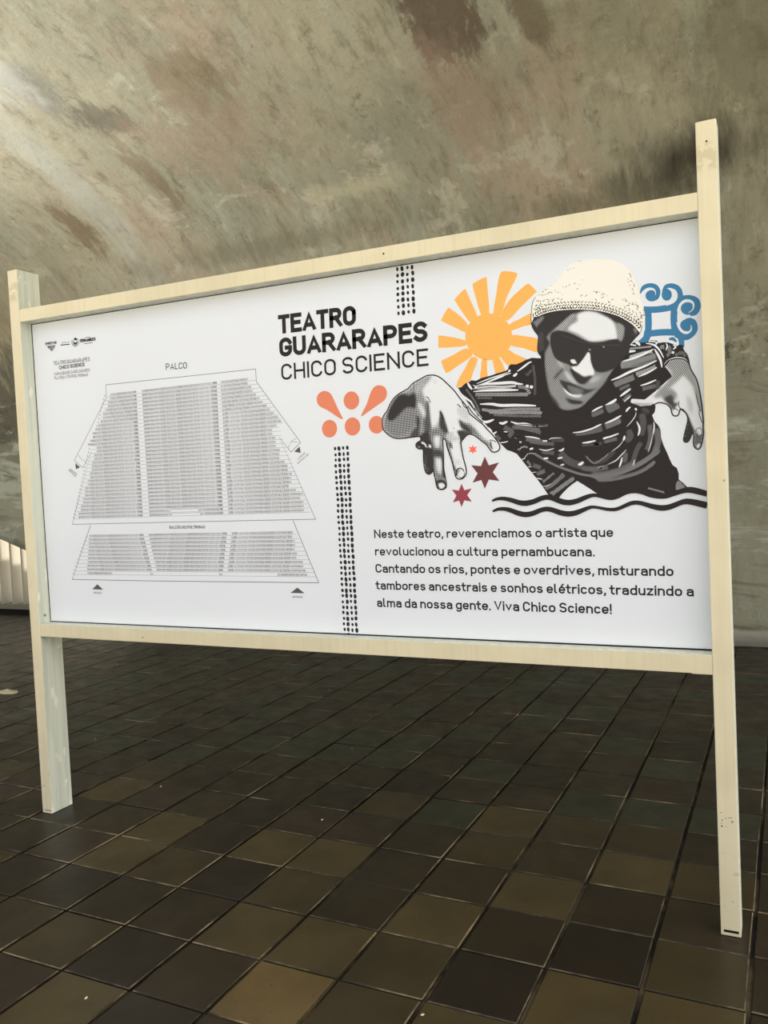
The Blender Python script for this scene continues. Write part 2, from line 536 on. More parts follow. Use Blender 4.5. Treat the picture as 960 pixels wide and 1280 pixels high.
us = list(np.arange(-9.5, 6.51, 0.1))
vfix = [i / 12 for i in range(13)]
vtop = list(np.arange(2.4, 10.01, 0.1))
sv, sf, suv = [], [], []
cols = len(vfix) + len(vtop)
for x in us:
    e = edge_z(x)
    vs = [e + (2.3 - e) * q for q in vfix] + vtop
    for v in vs:
        y, z = prof(v)
        wob = 0.012 * math.sin(x * 1.3 + v * 2.1) + 0.008 * math.sin(x * 3.1 - v * 1.7)
        sv.append((x, y - wob * min(1, max(0, (v - 1.6))), z)); suv.append((x, v))
for i in range(len(us) - 1):
    for j in range(cols - 1):
        a = i * cols + j
        sf.append((a, a + cols, a + cols + 1, a + 1))
me = mesh_from('wall_back', sv, sf, True)
uvl = me.uv_layers.new(name='UVMap')
for l in me.loops:
    uvl.data[l.index].uv = suv[l.vertex_index]
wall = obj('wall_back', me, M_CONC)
wall['kind'] = 'structure'
so = wall.modifiers.new('solid', 'SOLIDIFY'); so.thickness = 0.12; so.offset = -1

# ------------------------------------------------------------------ white louver screen under the rising edge of the wall
M_LOUV = plain('white_enamel', srgb(176, 168, 150), 0.5, 0.3)
M_SILL = plain('sill_concrete', srgb(120, 114, 96), 0.7, 0.3)
scr = bpy.data.objects.new('louver_screen', None); COL.objects.link(scr)
scr.location = (-6.6, 4.3, 0)
scr['label'] = 'row of tall white vertical louvers standing under the slanting concrete edge at far left'
scr['category'] = 'louver'
lv, lf = [], []
BT, BD = 0.009, 0.2             # half thickness and depth of a blade, rounded at both ends
prof2 = [(BT * math.cos(a), 0.01 + BT * math.sin(a)) for a in np.linspace(math.pi, 2 * math.pi, 6)] + \
        [(BT * math.cos(a), BD + BT * math.sin(a)) for a in np.linspace(0, math.pi, 6)]
n_ = len(prof2)
lv = [(x_, y_, 0) for x_, y_ in prof2] + [(x_, y_, 1) for x_, y_ in prof2]
lf = [(i, (i + 1) % n_, (i + 1) % n_ + n_, i + n_) for i in range(n_)] + [tuple(range(n_ - 1, -1, -1)), tuple(range(n_, 2 * n_))]
lme = mesh_from('louver_blade', lv, lf); lme.materials.append(M_LOUV)
x = -9.2
while x < -2.9:
    o = bpy.data.objects.new('louver_blade', lme); COL.objects.link(o)
    o.parent = scr
    hgt = max(0.15, edge_z(x) + 0.25 - 0.09)
    o.location = (x + 6.6, -0.13, 0.105); o.scale = (1, 1, hgt); o.rotation_euler = (0, 0, math.radians(4))
    x += 0.1725
obj('sill', box('sill', -2.8, 4.2, -0.14, 0.2, 0.05, 0.105), M_SILL, scr)
obj('plinth', box('plinth', -2.8, 4.2, -0.1, 0.2, -0.03, 0.05), M_DARK, scr)

# ------------------------------------------------------------------ the notice board
PW = 0.0533           # post face width
BW = 2.7048           # outer width
PD = 0.113            # post depth
PY = 0.057            # plane of the printed panel
board = bpy.data.objects.new('notice_board', None); COL.objects.link(board)
board['label'] = 'large free-standing white theatre notice board in a cream frame on two square posts'
board['category'] = 'notice board'


def part(name, mesh, mat, w=0.0):
    if mat is M_PAINT:      # cream on the face, greyer paint on the other sides
        mesh.materials.append(M_PAINT); mesh.materials.append(M_SIDE)
        for p_ in mesh.polygons: p_.material_index = 0 if abs(p_.normal.y) > 0.5 else 1
    o = obj(name, mesh, mat, board)
    if w: bevel(o, w)
    return o


pl = part('post', box('post', 0, PW, 0, PD, 0.0, 2.2555), M_PAINT, 0.0022)
pr = part('post', box('post', BW - PW, BW, 0, PD * 0.62, 0.0, 2.2612), M_PAINT, 0.0022)
x0, x1 = PW + 0.0002, BW - PW - 0.0002
rt_ = part('rail', prism('rail', [(x0, 2.0415), (x1, 2.0235), (x1, 2.0745), (x0, 2.0925)], 0.001, PD * 0.55), M_PAINT, 0.0018)
rb_ = part('rail', prism('rail', [(x0, 0.7485), (x1 - .055, 0.7445), (x1 - .055, 0.7425), (x1, 0.7425), (x1, 0.7985), (x0, 0.8000)], 0.001, PD * 0.9), M_PAINT, 0.0015)
panel = part('panel', prism('panel', [(x0 + .001, 0.8035), (x1, 0.8025), (x1, 2.024), (x0 + .001, 2.042)], PY, PY + 0.006), M_VINYL)
panel['label'] = 'white printed panel'
part('back_sheet', prism('back_sheet', [(x0, 0.801), (x1, 0.800), (x1, 2.026), (x0, 2.044)], PY + 0.0062, PY + 0.012), M_STEEL)
# dark joint left between the sheet and the frame
part('joint', prism('joint', [(x0, 0.8004), (x1, 0.7994), (x1, 0.8034), (x0, 0.8036)], PY - 0.0012, PY + .004), M_DARK)
part('joint', prism('joint', [(x0, 0.806), (x0 + .0035, 0.806), (x0 + .0035, 2.038), (x0, 2.038)], PY - 0.0008, PY + .004), M_DARK)
part('joint', prism('joint', [(x0, 2.0376), (x1, 2.0196), (x1, 2.0226), (x0, 2.0406)], PY - 0.0008, PY + .004), M_DARK)


def disc(name, cx, cy, cz, r, d, axis, mat, n=12):
    v = []
    for s in (0, 1):
        for i in range(n):
            a = 2 * math.pi * i / n
            p, q = r * math.cos(a), r * math.sin(a)
            v.append((cx + s * d, cy + p, cz + q) if axis == 'x' else (cx + p, cy - s * d, cz + q))
    f = [tuple(range(n)), tuple(range(2 * n - 1, n - 1, -1))] + [(i, (i + 1) % n, (i + 1) % n + n, i + n) for i in range(n)]
    return part(name, mesh_from(name, v, f), mat)


disc('screw', PW, 0.03, 0.832, 0.006, 0.002, 'x', M_STEEL)
disc('screw', BW - 0.026, 0, 2.205, 0.0025, 0.001, 'y', M_DARK)
disc('screw', BW - 0.008, 0, 1.285, 0.003, 0.001, 'y', M_STEEL)
disc('screw', 1.70, 0.001, 2.058, 0.003, 0.001, 'y', M_DARK)
disc('screw', 0.60, 0.001, 0.766, 0.0025, 0.001, 'y', M_DARK)
part('foot_slot', box('foot_slot', BW - PW + .008, BW - .006, -0.0006, 0.01, 0.010, 0.017), M_DARK)
part('foot_slot', box('foot_slot', .012, .05, -0.0006, 0.01, 0.012, 0.0145), M_DARK)

# ------------------------------------------------------------------ flat print on the panel
# The artwork was measured on the photograph; a point of it is carried to the panel's own plane (metres).


def on_board(p):
    d = FW + RT * (p[0] - 480) / FPX - UP * (p[1] - 640) / FPX
    t = (PY - CAM[1]) / d[1]
    q = CAM + d * t
    return (float(q[0]), float(q[2]))


def px_size(p):
    a = on_board(p); b = on_board((p[0] + 1, p[1])); c = on_board((p[0], p[1] + 1))
    return 0.5 * (abs(b[0] - a[0]) + abs(a[1] - c[1]))


def Z(x0, y0, s):
    return lambda pts: [(x0 + x / s, y0 + y / s) for x, y in pts]


def smooth(pts, n=4, closed=True):
    P = np.array(pts, float); N = len(P); out = []
    rg = range(N) if closed else range(N - 1)
    for i in rg:
        if closed:
            a, b, c, d = P[(i - 1) % N], P[i], P[(i + 1) % N], P[(i + 2) % N]
        else:
            a, b, c, d = P[max(i - 1, 0)], P[i], P[i + 1], P[min(i + 2, N - 1)]
        for k in range(n):
            t = k / n
            out.append(tuple(0.5 * (2 * b + (c - a) * t + (2 * a - 5 * b + 4 * c - d) * t * t + (3 * b - a - 3 * c + d) * t ** 3)))
    if not closed: out.append(tuple(P[-1]))
    return out


class Print:
    """a sheet of flat ink shapes, all in one material, one layer of ink"""
    def __init__(self): self.v = []; self.f = []; self.t = []; self.k = 0

    def eps(self):          # overlapping strokes never share a plane
        self.k += 1
        return (self.k % 7) * 0.00002

    def poly(self, pts, layer=1, tone=None, step=None):
        """pts in metres on the panel"""
        vs = [Vector(p) for p in pts]
        n = len(vs)
        extra = []
        if step:
            A = np.array(pts); lo = A.min(0); hi = A.max(0)
            gx = np.arange(lo[0] + step / 2, hi[0], step); gz = np.arange(lo[1] + step / 2, hi[1], step)
            G = np.array([(x, z) for x in gx for z in gz])
            if len(G):
                ins = inside(G, A)
                dd = dist(G, A)
                extra = [Vector(p) for p in G[ins & (dd > step * 0.4)]]
        r = delaunay_2d_cdt(vs + extra, [(i, (i + 1) % n) for i in range(n)], [], 1, 1e-7)
        b = len(self.v)
        y = PY - 0.00022 * layer - self.eps()
        for q in r[0]:
            self.v.append((q[0], y, q[1])); self.t.append(0.0)
        for f in r[2]:
            self.f.append(self.wind([i + b for i in f]))
        if tone is not None:
            P2 = np.array([(q[0], q[1]) for q in r[0]])
            tv_ = tone(P2)
            for i in range(len(P2)): self.t[b + i] = float(tv_[i])
        return self

    def wind(self, f):
        a, b_, c = (self.v[i] for i in f[:3])
        cr = (b_[0] - a[0]) * (c[2] - a[2]) - (b_[2] - a[2]) * (c[0] - a[0])
        return tuple(f) if cr > 0 else tuple(reversed(f))

    def ribbon(self, pts, w, layer=2, closed=False, cap='butt', tone=0.0, clamp=None):
        """stroke with width w (number or one per point), metres"""
        P = [np.array(p, float) for p in pts]
        if not closed:
            Q = [P[0]]
            for p in P[1:]:
                if np.linalg.norm(p - Q[-1]) > 1e-6: Q.append(p)
            if len(Q) < 2: return self
            P = Q
        N = len(P)
        W = [w] * N if np.isscalar(w) else list(w)[:N] + [list(w)[-1]] * (N - len(list(w)))
        L, R_ = [], []
        for i in range(N):
            if closed or 0 < i < N - 1:
                a = P[i] - P[(i - 1) % N]; b = P[(i + 1) % N] - P[i]
                a /= np.linalg.norm(a) + 1e-12; b /= np.linalg.norm(b) + 1e-12
            else:
                a = b = (P[1] - P[0]) if i == 0 else (P[-1] - P[-2])
                a = b = a / (np.linalg.norm(a) + 1e-12)
            na = np.array([-a[1], a[0]]); nb = np.array([-b[1], b[0]])
            nn = na + nb; ln = np.linalg.norm(nn)
            if ln < 1e-6: nn = na; ln = 1
            nn /= ln
            k = 1 / max(0.42, nn @ na)
            p = P[i]
            if cap == 'square' and not closed:
                if i == 0: p = p - a * W[i] / 2
                if i == N - 1: p = p + a * W[i] / 2
            L.append(p + nn * k * W[i] / 2); R_.append(p - nn * k * W[i] / 2)
        b0 = len(self.v); y = PY - 0.00022 * layer - self.eps()
        for l, r in zip(L, R_):
            for q in (l, r):
                zz = q[1] if clamp is None else min(max(q[1], clamp[0]), clamp[1])
                self.v.append((q[0], y, zz)); self.t.append(tone)
        M = N if closed else N - 1
        for i in range(M):
            j = (i + 1) % N
            self.f.append(self.wind([b0 + 2 * i + 1, b0 + 2 * j + 1, b0 + 2 * j, b0 + 2 * i]))
        return self

    # the same in photograph measure
    def ppoly(self, pts, layer=1, sm=0, tone=None, step=None):
        if sm: pts = smooth(pts, sm)
        return self.poly([on_board(p) for p in pts], layer, tone, step)

    def pline(self, pts, w, layer=3, sm=4, closed=False, taper=False, tone=0.0, cap='butt'):
        """w in photograph pixels"""
        s = px_size(pts[len(pts) // 2])
        if sm: pts = smooth(pts, sm, closed)
        ws = w
        if taper:
            n = len(pts)
            ws = [w * s * (0.25 + 0.75 * math.sin(math.pi * min(1, max(0, (i + .3) / n)))) for i in range(n)]
        elif np.isscalar(w): ws = w * s
        else:
            n = len(pts); ws = list(np.interp(np.linspace(0, 1, n), np.linspace(0, 1, len(w)), np.array(w) * s))
        return self.ribbon([on_board(p) for p in pts], ws, layer, closed, tone=tone, cap=cap)

    def done(self, name, mat, label=None, tone=False, stuff=False):
        me = mesh_from(name, self.v, self.f)
        if tone or any(self.t):
            at = me.attributes.new('tone', 'FLOAT', 'POINT')
            at.data.foreach_set('value', self.t)
        o = obj(name, me, mat, panel)
        if label: o['label'] = label
        if stuff: o['kind'] = 'stuff'
        return o


def inside(G, A):
    r = np.zeros(len(G), bool); n = len(A)
    x, y = G[:, 0], G[:, 1]
    for i in range(n):
        x1_, y1_ = A[i]; x2_, y2_ = A[(i + 1) % n]
        if y1_ == y2_: continue
        c = ((y1_ > y) != (y2_ > y)) & (x < (x2_ - x1_) * (y - y1_) / (y2_ - y1_) + x1_)
        r ^= c
    return r


def dist(G, A):
    d = np.full(len(G), 1e9); n = len(A)
    for i in range(n):
        a = A[i]; b = A[(i + 1) % n]; ab = b - a
        t = np.clip(((G - a) @ ab) / (ab @ ab + 1e-15), 0, 1)
        d = np.minimum(d, np.linalg.norm(G - (a + t[:, None] * ab), axis=1))
    return d


def toner(base, patches):
    """patches: (polygon in photograph measure, tone, softness in pixels)"""
    prep = []
    for pts, tn, soft in patches:
        A = np.array([on_board(p) for p in smooth(pts, 3)])
        prep.append((A, tn, soft * px_size(pts[0])))

    def fn(P):
        t = np.full(len(P), float(base))
        for A, tn, s in prep:
            d = dist(P, A); d = np.where(inside(P, A), d, -d)
            k = np.clip(d / max(s, 1e-5) * 0.5 + 0.5, 0, 1); k = k * k * (3 - 2 * k)
            t = t * (1 - k) + tn * k
        return t
    return fn


# ---- lettering: an even-stroke technical alphabet drawn as centre lines in a unit box
def arc(cx, cy, rx, ry, a0, a1, n=8):
    return [(cx + rx * math.cos(math.radians(a0 + (a1 - a0) * i / n)), cy + ry * math.sin(math.radians(a0 + (a1 - a0) * i / n))) for i in range(n + 1)]


X = 0.72
G = {
    ' ': (0.22, []),
    'T': (.56, [[(0, 1), (1, 1)], [(.5, 1), (.5, 0)]]),
    'E': (.53, [[(1, 1), (0, 1), (0, 0), (1, 0)], [(0, .52), (.86, .52)]]),
    'F': (.52, [[(1, 1), (0, 1), (0, 0)], [(0, .5), (.86, .5)]]),
    'A': (.66, [[(0, 0), (.5, 1.02), (1, 0)], [(.2, .25), (.8, .25)]]),
    'R': (.60, [[(0, 0), (0, 1), (.5, 1)] + arc(.55, .74, .4, .26, 90, -90)[1:] + [(0, .48)], [(.5, .48), (1, 0)]]),
    'O': (.60, [arc(.5, .70, .5, .30, 0, 180) + arc(.5, .30, .5, .30, 180, 360) + [(1, .70)]]),
    'G': (.60, [arc(.5, .70, .5, .30, 18, 180) + arc(.5, .30, .5, .30, 180, 360) + [(1, .45), (.60, .45)]]),
    'U': (.60, [[(0, 1)] + arc(.5, .30, .5, .30, 180, 360) + [(1, 1)]]),
    'P': (.59, [[(0, 0), (0, 1), (.5, 1)] + arc(.55, .72, .43, .28, 90, -90)[1:] + [(0, .44)]]),
    'B': (.60, [[(0, .53), (0, 1), (.5, 1)] + arc(.52, .765, .42, .235, 90, -90)[1:] + [(0, .53), (0, 0), (.5, 0)] + arc(.55, .265, .45, .265, -90, 90)[1:] + [(0, .53)]]),
    'D': (.60, [[(0, 0), (0, 1), (.45, 1)] + arc(.5, .70, .5, .30, 90, 0)[1:] + arc(.5, .30, .5, .30, 0, -90) + [(0, 0)]]),
    'S': (.57, [arc(.5, .76, .48, .24, 28, 180) + arc(.5, .76, .48, .25, 180, 265)[1:] + arc(.5, .26, .5, .26, 85, -150)]),
    'C': (.58, [arc(.5, .70, .5, .30, 18, 180) + arc(.5, .30, .5, .30, 180, 342)]),
    'H': (.60, [[(0, 0), (0, 1)], [(1, 0), (1, 1)], [(0, .5), (1, .5)]]),
    'I': (.0, [[(0, 0), (0, 1)]]),
    'N': (.62, [[(0, 0), (0, 1)], [(0, 1), (1, 0)], [(1, 0), (1, 1)]]),
    'L': (.50, [[(0, 1), (0, 0), (1, 0)]]),
    'M': (.74, [[(0, 0), (0, 1)], [(0, 1), (.5, .35), (1, 1)], [(1, 1), (1, 0)]]),
    'V': (.62, [[(0, 1), (.5, -.02), (1, 1)]]),
    'Ç': (.58, [arc(.5, .70, .5, .30, 18, 180) + arc(.5, .30, .5, .30, 180, 342), [(.5, 0), (.55, -.15), (.4, -.25)]]),
    'Ã': (.66, [[(0, 0), (.5, 1.02), (1, 0)], [(.2, .25), (.8, .25)], [(.3, 1.18), (.45, 1.27), (.6, 1.18), (.75, 1.27)]]),
    'a': (.47, [arc(.5, X - .2, .5, .2, 150, 0) + [(1, 0)], [(1, .42), (.45, .42)] + arc(.42, .21, .42, .21, 90, 270)[1:] + [(.7, .0), (1, .12)]]),
    'b': (.49, [[(0, 0), (0, 1)], [(0, X - .25)] + arc(.5, X - .25, .5, .25, 180, 0) + arc(.5, .25, .5, .25, 0, -180)]),
    'c': (.45, [arc(.5, X - .25, .5, .25, 35, 180) + arc(.5, .25, .5, .25, 180, 325)]),
    'd': (.49, [[(1, 0), (1, 1)], arc(.5, X - .25, .5, .25, 0, 180) + arc(.5, .25, .5, .25, 180, 360)]),
    'e': (.48, [[(0, .36), (1, .36)] + arc(.5, X - .25, .5, .25, 0, 180) + arc(.5, .25, .5, .25, 180, 318)]),
    'é': (.48, [[(0, .36), (1, .36)] + arc(.5, X - .25, .5, .25, 0, 180) + arc(.5, .25, .5, .25, 180, 318), [(.45, .86), (.75, 1.04)]]),
    'g': (.49, [arc(.5, X - .25, .5, .25, 0, 180) + arc(.5, .27, .5, .25, 180, 360), [(1, X), (1, -.06)] + arc(.5, -.06, .5, .2, 0, -140)[1:]]),
    'h': (.48, [[(0, 0), (0, 1)], arc(.5, X - .25, .5, .25, 180, 0) + [(1, 0)]]),
    'i': (.0, [[(0, 0), (0, X)], [(0, .93), (0, .98)]]),
    'l': (.18, [[(0, 1), (0, .16)] + arc(.9, .16, .9, .16, 180, 260, 4)]),
    'm': (.80, [[(0, 0), (0, X)], arc(.25, X - .22, .25, .22, 180, 0) + [(.5, 0)], arc(.75, X - .22, .25, .22, 180, 0) + [(1, 0)]]),
    'n': (.48, [[(0, 0), (0, X)], arc(.5, X - .25, .5, .25, 180, 0) + [(1, 0)]]),
    'o': (.49, [arc(.5, X - .25, .5, .25, 0, 180) + arc(.5, .25, .5, .25, 180, 360) + [(1, X - .25)]]),
    'p': (.49, [[(0, X), (0, -.26)], arc(.5, X - .25, .5, .25, 180, 0) + arc(.5, .25, .5, .25, 0, -180)]),
    'q': (.49, [[(1, X), (1, -.26)], arc(.5, X - .25, .5, .25, 0, 180) + arc(.5, .25, .5, .25, 180, 360)]),
    'r': (.30, [[(0, 0), (0, X)], arc(.85, X - .3, .85, .3, 180, 75)]),
    's': (.45, [arc(.5, X - .18, .46, .18, 35, 265) + arc(.5, .19, .5, .19, 85, -145)]),
    't': (.28, [[(.3, .95), (.3, .2)] + arc(1.0, .2, .7, .2, 180, 270, 4), [(-.25, X), (1, X)]]),
    'u': (.48, [[(0, X)] + arc(.5, .25, .5, .25, 180, 360), [(1, X), (1, 0)]]),
    'v': (.50, [[(0, X), (.5, -.02), (1, X)]]),
    'z': (.44, [[(0, X), (1, X)], [(1, X), (0, 0)], [(0, 0), (1, 0)]]),
    '.': (.0, [[(0, 0), (0, .02)]]),
    ',': (.04, [[(1, .03), (0, -.16)]]),
    '!': (.0, [[(0, 1), (0, .34)], [(0, 0), (0, .02)]]),
    '0': (.52, [arc(.5, .72, .5, .28, 0, 180, 4) + arc(.5, .28, .5, .28, 180, 360, 4) + [(1, .72)]]),
    '1': (.26, [[(0, .72), (1, 1), (1, 0)]]),
    '2': (.5, [arc(.5, .73, .48, .27, 160, -20, 5) + [(0, 0), (1, 0)]]),
    '3': (.5, [arc(.5, .76, .45, .24, 150, -90, 5) + arc(.5, .26, .5, .26, 90, -150, 5)]),
    '4': (.54, [[(.6, 1), (0, .25), (1, .25)], [(.7, .5), (.7, 0)]]),
    '5': (.5, [[(.95, 1), (.08, 1), (0, .55)] + arc(.45, .31, .55, .31, 110, -140, 5)]),
    '6': (.5, [[(.75, 1), (.1, .48)] + arc(.5, .3, .5, .3, 160, 520, 8)]),
    '7': (.5, [[(0, 1), (1, 1), (.35, 0)]]),
    '8': (.5, [arc(.5, .76, .44, .24, -90, 270, 6), arc(.5, .26, .5, .26, 90, 450, 6)]),
    '9': (.5, [arc(.5, .7, .5, .3, 0, 360, 8) + [(.9, .5), (.25, 0)]]),
}


def text_strokes(s, t, gap):
    """strokes in cap-height units + total width"""
    out = []; x = 0.0
    for ch in s:
        w, st = G[ch]
        if ch == ' ':
            x += w + t * 0.3; continue
        low = ch.islower() or ch in '.,'
        kn = ([-.26, 0, X, 1, 1.3], [-.26 + t / 2, t / 2, X - t / 2, 1 - t / 2, 1.3 - t / 2]) if low else ([-.3, 0, 1, 1.3], [-.3 + t / 2, t / 2, 1 - t / 2, 1.3 - t / 2])
        ys = []
        gl = []
        for k in st:
            pts = [(x + t / 2 + px * w, float(np.interp(py, *kn)) if py <= 1.3 else py) for px, py in k]
            gl.append(pts); ys += [p[1] for p in pts]
        lo, hi = min(ys) - t / 2, max(ys) + t / 2
        if ch in 'AVMvÃ': hi = min(hi, 1.0 if ch != 'v' else X) if ch != 'Ã' else hi; lo = max(lo, 0)
        for pts in gl: out.append((pts, lo, hi))
        x += w + t + gap
    return out, x - gap


def letter(P, s, pl_, pr_, cap, t=0.13, gap=0.13, layer=2):
    """set a line between two baseline points of the photograph; cap height in pixels at the left end"""
    st, w = text_strokes(s, t, gap)
    a = np.array(on_board(pl_)); b = np.array(on_board(pr_))
    h = abs(on_board((pl_[0], pl_[1] - cap))[1] - a[1])
    L = np.linalg.norm(b - a); ex = (b - a) / L
    ey = np.array([-ex[1], ex[0]])
    sx = L / w
    for pts, lo, hi in st:
        # stroke drawn in the local frame, widened evenly, then placed
        tmp = Print(); tmp.ribbon([(p[0] * sx, p[1] * h) for p in pts], t * h, 0, cap='square', clamp=(lo * h, hi * h))
        b0 = len(P.v); ee = P.eps()
        for v in tmp.v:
            q = a + ex * v[0] + ey * v[2]
            P.v.append((q[0], PY - 0.00022 * layer - ee, q[1])); P.t.append(0.0)
        for f in tmp.f: P.f.append(tuple(i + b0 for i in f))


def lettering(lines, mat, label, name='lettering'):
    for l in lines:
        P = Print(); letter(P, *l); P.done(name, mat, label)


lettering([('TEATRO', (348.6, 417.7), (445, 406.3), 23.8, .225, .085), ('GUARARAPES', (349.8, 446.5), (534.6, 426.6), 23.8, .225, .08)],
          M_INK, 'line of heavy black title lettering')
lettering([('CHICO SCIENCE', (352, 475.4), (536, 457.2), 20.2, .14, .12)], M_INK, 'light black title lettering')
lettering([('Neste teatro, reverenciamos o artista que', (467.9, 672.6), (766.7, 671.2), 10.6, .168, .11),
           ('revolucionou a cultura pernambucana.', (469, 694.4), (743.5, 695.6), 10.8, .168, .11),
           ('Cantando os rios, pontes e overdrives, misturando', (469.6, 715.8), (842, 720.2), 11, .168, .11),
           ('tambores ancestrais e sonhos elétricos, traduzindo a', (470.2, 736.8), (867.4, 745.6), 11, .168, .11),
           ('alma da nossa gente. Viva Chico Science!', (471.4, 758.6), (764.8, 767.6), 11.2, .168, .11)],
          M_INK, 'line of the black text under the figure')
lettering([('PALCO', (207.5, 462.5), (233.8, 460.6), 8, .13, .13)], M_INK, 'stage name above the seat plan')
lettering([('TEATRO GUARARAPES', (67.2, 456.6), (112.5, 451.2), 4.8, .13, .12), ('CHICO SCIENCE', (74.2, 462), (106.2, 457.6), 4.6, .2, .1),
           ('CAPACIDADE 2.405 LUGARES', (68, 469.4), (112.4, 464.2), 3.7, .12, .12), ('PLATEIA 1.753 POLTRONAS', (68.2, 474.5), (110, 470.1), 3.7, .12, .12)],
          M_INK, 'small capacity note')
P = Print()
letter(P, 'EMPETUR', (57, 431.6), (71, 429.8), 3.4, .24, .06)
letter(P, 'PERNAMBUCO', (100.2, 428.2), (119.6, 425.8), 4.2, .24, .05)
letter(P, 'SECRETARIA DE', (77.2, 429.0), (87, 428), 1.2, .16, .12)
P.pline([(75.8, 431.4), (87, 430.3)], 1.0, 2, 0)
P.pline([(106.5, 421.9), (113.5, 421.2)], .5, 2, 0)
P.pline([(105.5, 429.7), (116, 428.3)], .6, 2, 0)
R1 = Z(50, 415, 12)                              # fan-shaped mark under the first name
P.pline(R1([(110, 218), (230, 205)]), .8, 2, 0)
for a, b, c in (((115, 222), (135, 238), (150, 262)), ((135, 222), (160, 245), (168, 285)), ((160, 220), (172, 245), (172, 285)),
                ((180, 218), (185, 245), (188, 285)), ((200, 215), (200, 240), (212, 262)), ((222, 210), (215, 225), (222, 240))):
    P.pline(R1([a, b, c]), .85, 2, 3)
# round state crest
P.pline(R1([(480, 120), (478, 160), (495, 200), (530, 218), (565, 200), (582, 155), (575, 110), (545, 100)]), .45, 2, 4)
P.pline(R1([(495, 110), (492, 160), (510, 195), (540, 200), (565, 170), (560, 120)]), .5, 2, 4)
P.ppoly(R1([(500, 130), (505, 175), (530, 195), (555, 175), (562, 140), (545, 150), (530, 165), (515, 150)]), 2)
P.ppoly(R1([(510, 105), (525, 80), (548, 95), (562, 105), (550, 125), (515, 125)]), 2)
P.done('logo_row', M_INK, 'row of small black logos and a crest', stuff=True)

# ---- orange sun
sun_z = Z(540, 300, 4.364)
P = Print()
P.ppoly([(540 + (310 + 128 * math.cos(a)) / 4.364, 300 + (528 + 128 * math.sin(a)) / 4.364) for a in np.linspace(0, 2 * math.pi, 48, endpoint=False)], 1)
for r in ([(334, 408), (350, 300), (362, 220), (374, 180), (395, 170), (452, 176), (465, 190), (448, 230), (405, 320), (374, 412)],
          [(374, 412), (420, 330), (470, 280), (515, 243), (530, 240), (566, 275), (562, 290), (480, 370), (414, 440)],
          [(420, 462), (480, 430), (560, 392), (560, 455), (500, 470), (432, 495)],
          [(430, 520), (500, 524), (600, 548), (600, 618), (500, 590), (420, 572)],
          [(405, 595), (450, 620), (560, 680), (480, 740), (420, 690), (370, 632)],
          [(330, 650), (345, 720), (352, 770), (420, 770), (395, 700), (365, 638)],
          [(272, 655), (268, 700), (262, 760), (302, 760), (300, 700), (300, 655)],
          [(212, 640), (180, 700), (150, 750), (134, 790), (140, 803), (200, 782), (225, 720), (250, 650)],
          [(187, 590), (120, 625), (58, 655), (52, 668), (72, 718), (90, 722), (150, 680), (222, 628)],
          [(180, 548), (110, 530), (42, 521), (35, 530), (35, 580), (45, 588), (110, 585), (185, 576)],
          [(202, 472), (160, 420), (100, 375), (85, 374), (52, 432), (60, 445), (120, 475), (190, 507)],
          [(250, 425), (215, 340), (188, 280), (175, 270), (125, 322), (128, 335), (170, 400), (218, 458)],
          [(312, 405), (306, 300), (299, 215), (290, 203), (232, 232), (222, 250), (240, 320), (270, 412)]):
    P.ppoly(sun_z(r), 1, 2)
P.done('sun_drawing', M_SUN, 'orange sun drawing')

# ---- coral drops and dots
cz = Z(380, 460, 3.692)
P = Print()


def ell(cx, cy, rx, ry, n=28): return [(cx + rx * math.cos(a), cy + ry * math.sin(a)) for a in np.linspace(0, 2 * math.pi, n, endpoint=False)]


for r in (ell(219, 150, 36, 42), ell(118, 280, 35, 41), ell(224, 270, 36, 42), ell(335, 262, 36, 41)):
    P = Print(); P.ppoly(cz(r), 1); P.done('coral_dot', M_CORAL)
P = Print(); P.ppoly(cz([(178, 238), (110, 196), (72, 176), (59, 150), (64, 124), (84, 108), (104, 107), (124, 120), (140, 150), (160, 195)]), 1, 3); P.done('coral_drop', M_CORAL)
P = Print(); P.ppoly(cz([(263, 223), (290, 165), (308, 112), (326, 86), (350, 80), (374, 90), (383, 118), (374, 146), (345, 168), (300, 200)]), 1, 3)
P.done('coral_drop', M_CORAL)

# ---- blue scroll emblem
bz = Z(780, 320, 5.333)
P = Print()
ring = [(158, 358), (235, 362), (340, 335), (322, 420), (345, 510), (250, 503), (160, 520), (168, 430)]
cs = []
for i in range(4):
    a, m_, b = ring[2 * i], ring[2 * i + 1], ring[(2 * i + 2) % 8]
    for k in range(6):
        q = k / 6
        cs.append(((1 - q) ** 2 * a[0] + 2 * q * (1 - q) * m_[0] + q * q * b[0], (1 - q) ** 2 * a[1] + 2 * q * (1 - q) * m_[1] + q * q * b[1]))
P.pline(bz(cs), 8.4, 1, 0, closed=True)


def scroll(pts, ws): P.pline(bz(pts), [w / 4.0 for w in ws], 1, 5)


P.ppoly(bz(ell(185, 265, 42, 38)), 1)
scroll([(114, 250), (130, 212), (168, 196), (208, 204), (228, 236), (222, 275), (205, 292)], [14, 22, 22, 22, 22, 18, 10])
P.ppoly(bz(ell(285, 258, 34, 40)), 1)
scroll([(262, 240), (280, 205), (318, 198), (356, 218), (372, 255), (368, 300), (340, 340)], [14, 20, 24, 30, 30, 38, 40])
P.ppoly(bz(ell(424, 350, 46, 42)), 1)
scroll([(352, 300), (390, 282), (440, 278), (478, 300), (488, 340), (474, 378), (440, 392)], [34, 26, 26, 34, 34, 26, 12])
P.ppoly(bz(ell(418, 462, 44, 40)), 1)
scroll([(410, 428), (440, 424), (466, 444), (470, 488), (446, 524), (405, 540), (350, 515)], [14, 18, 26, 32, 32, 34, 44])
scroll([(158, 500), (150, 545), (122, 575), (96, 596)], [34, 36, 36, 40])
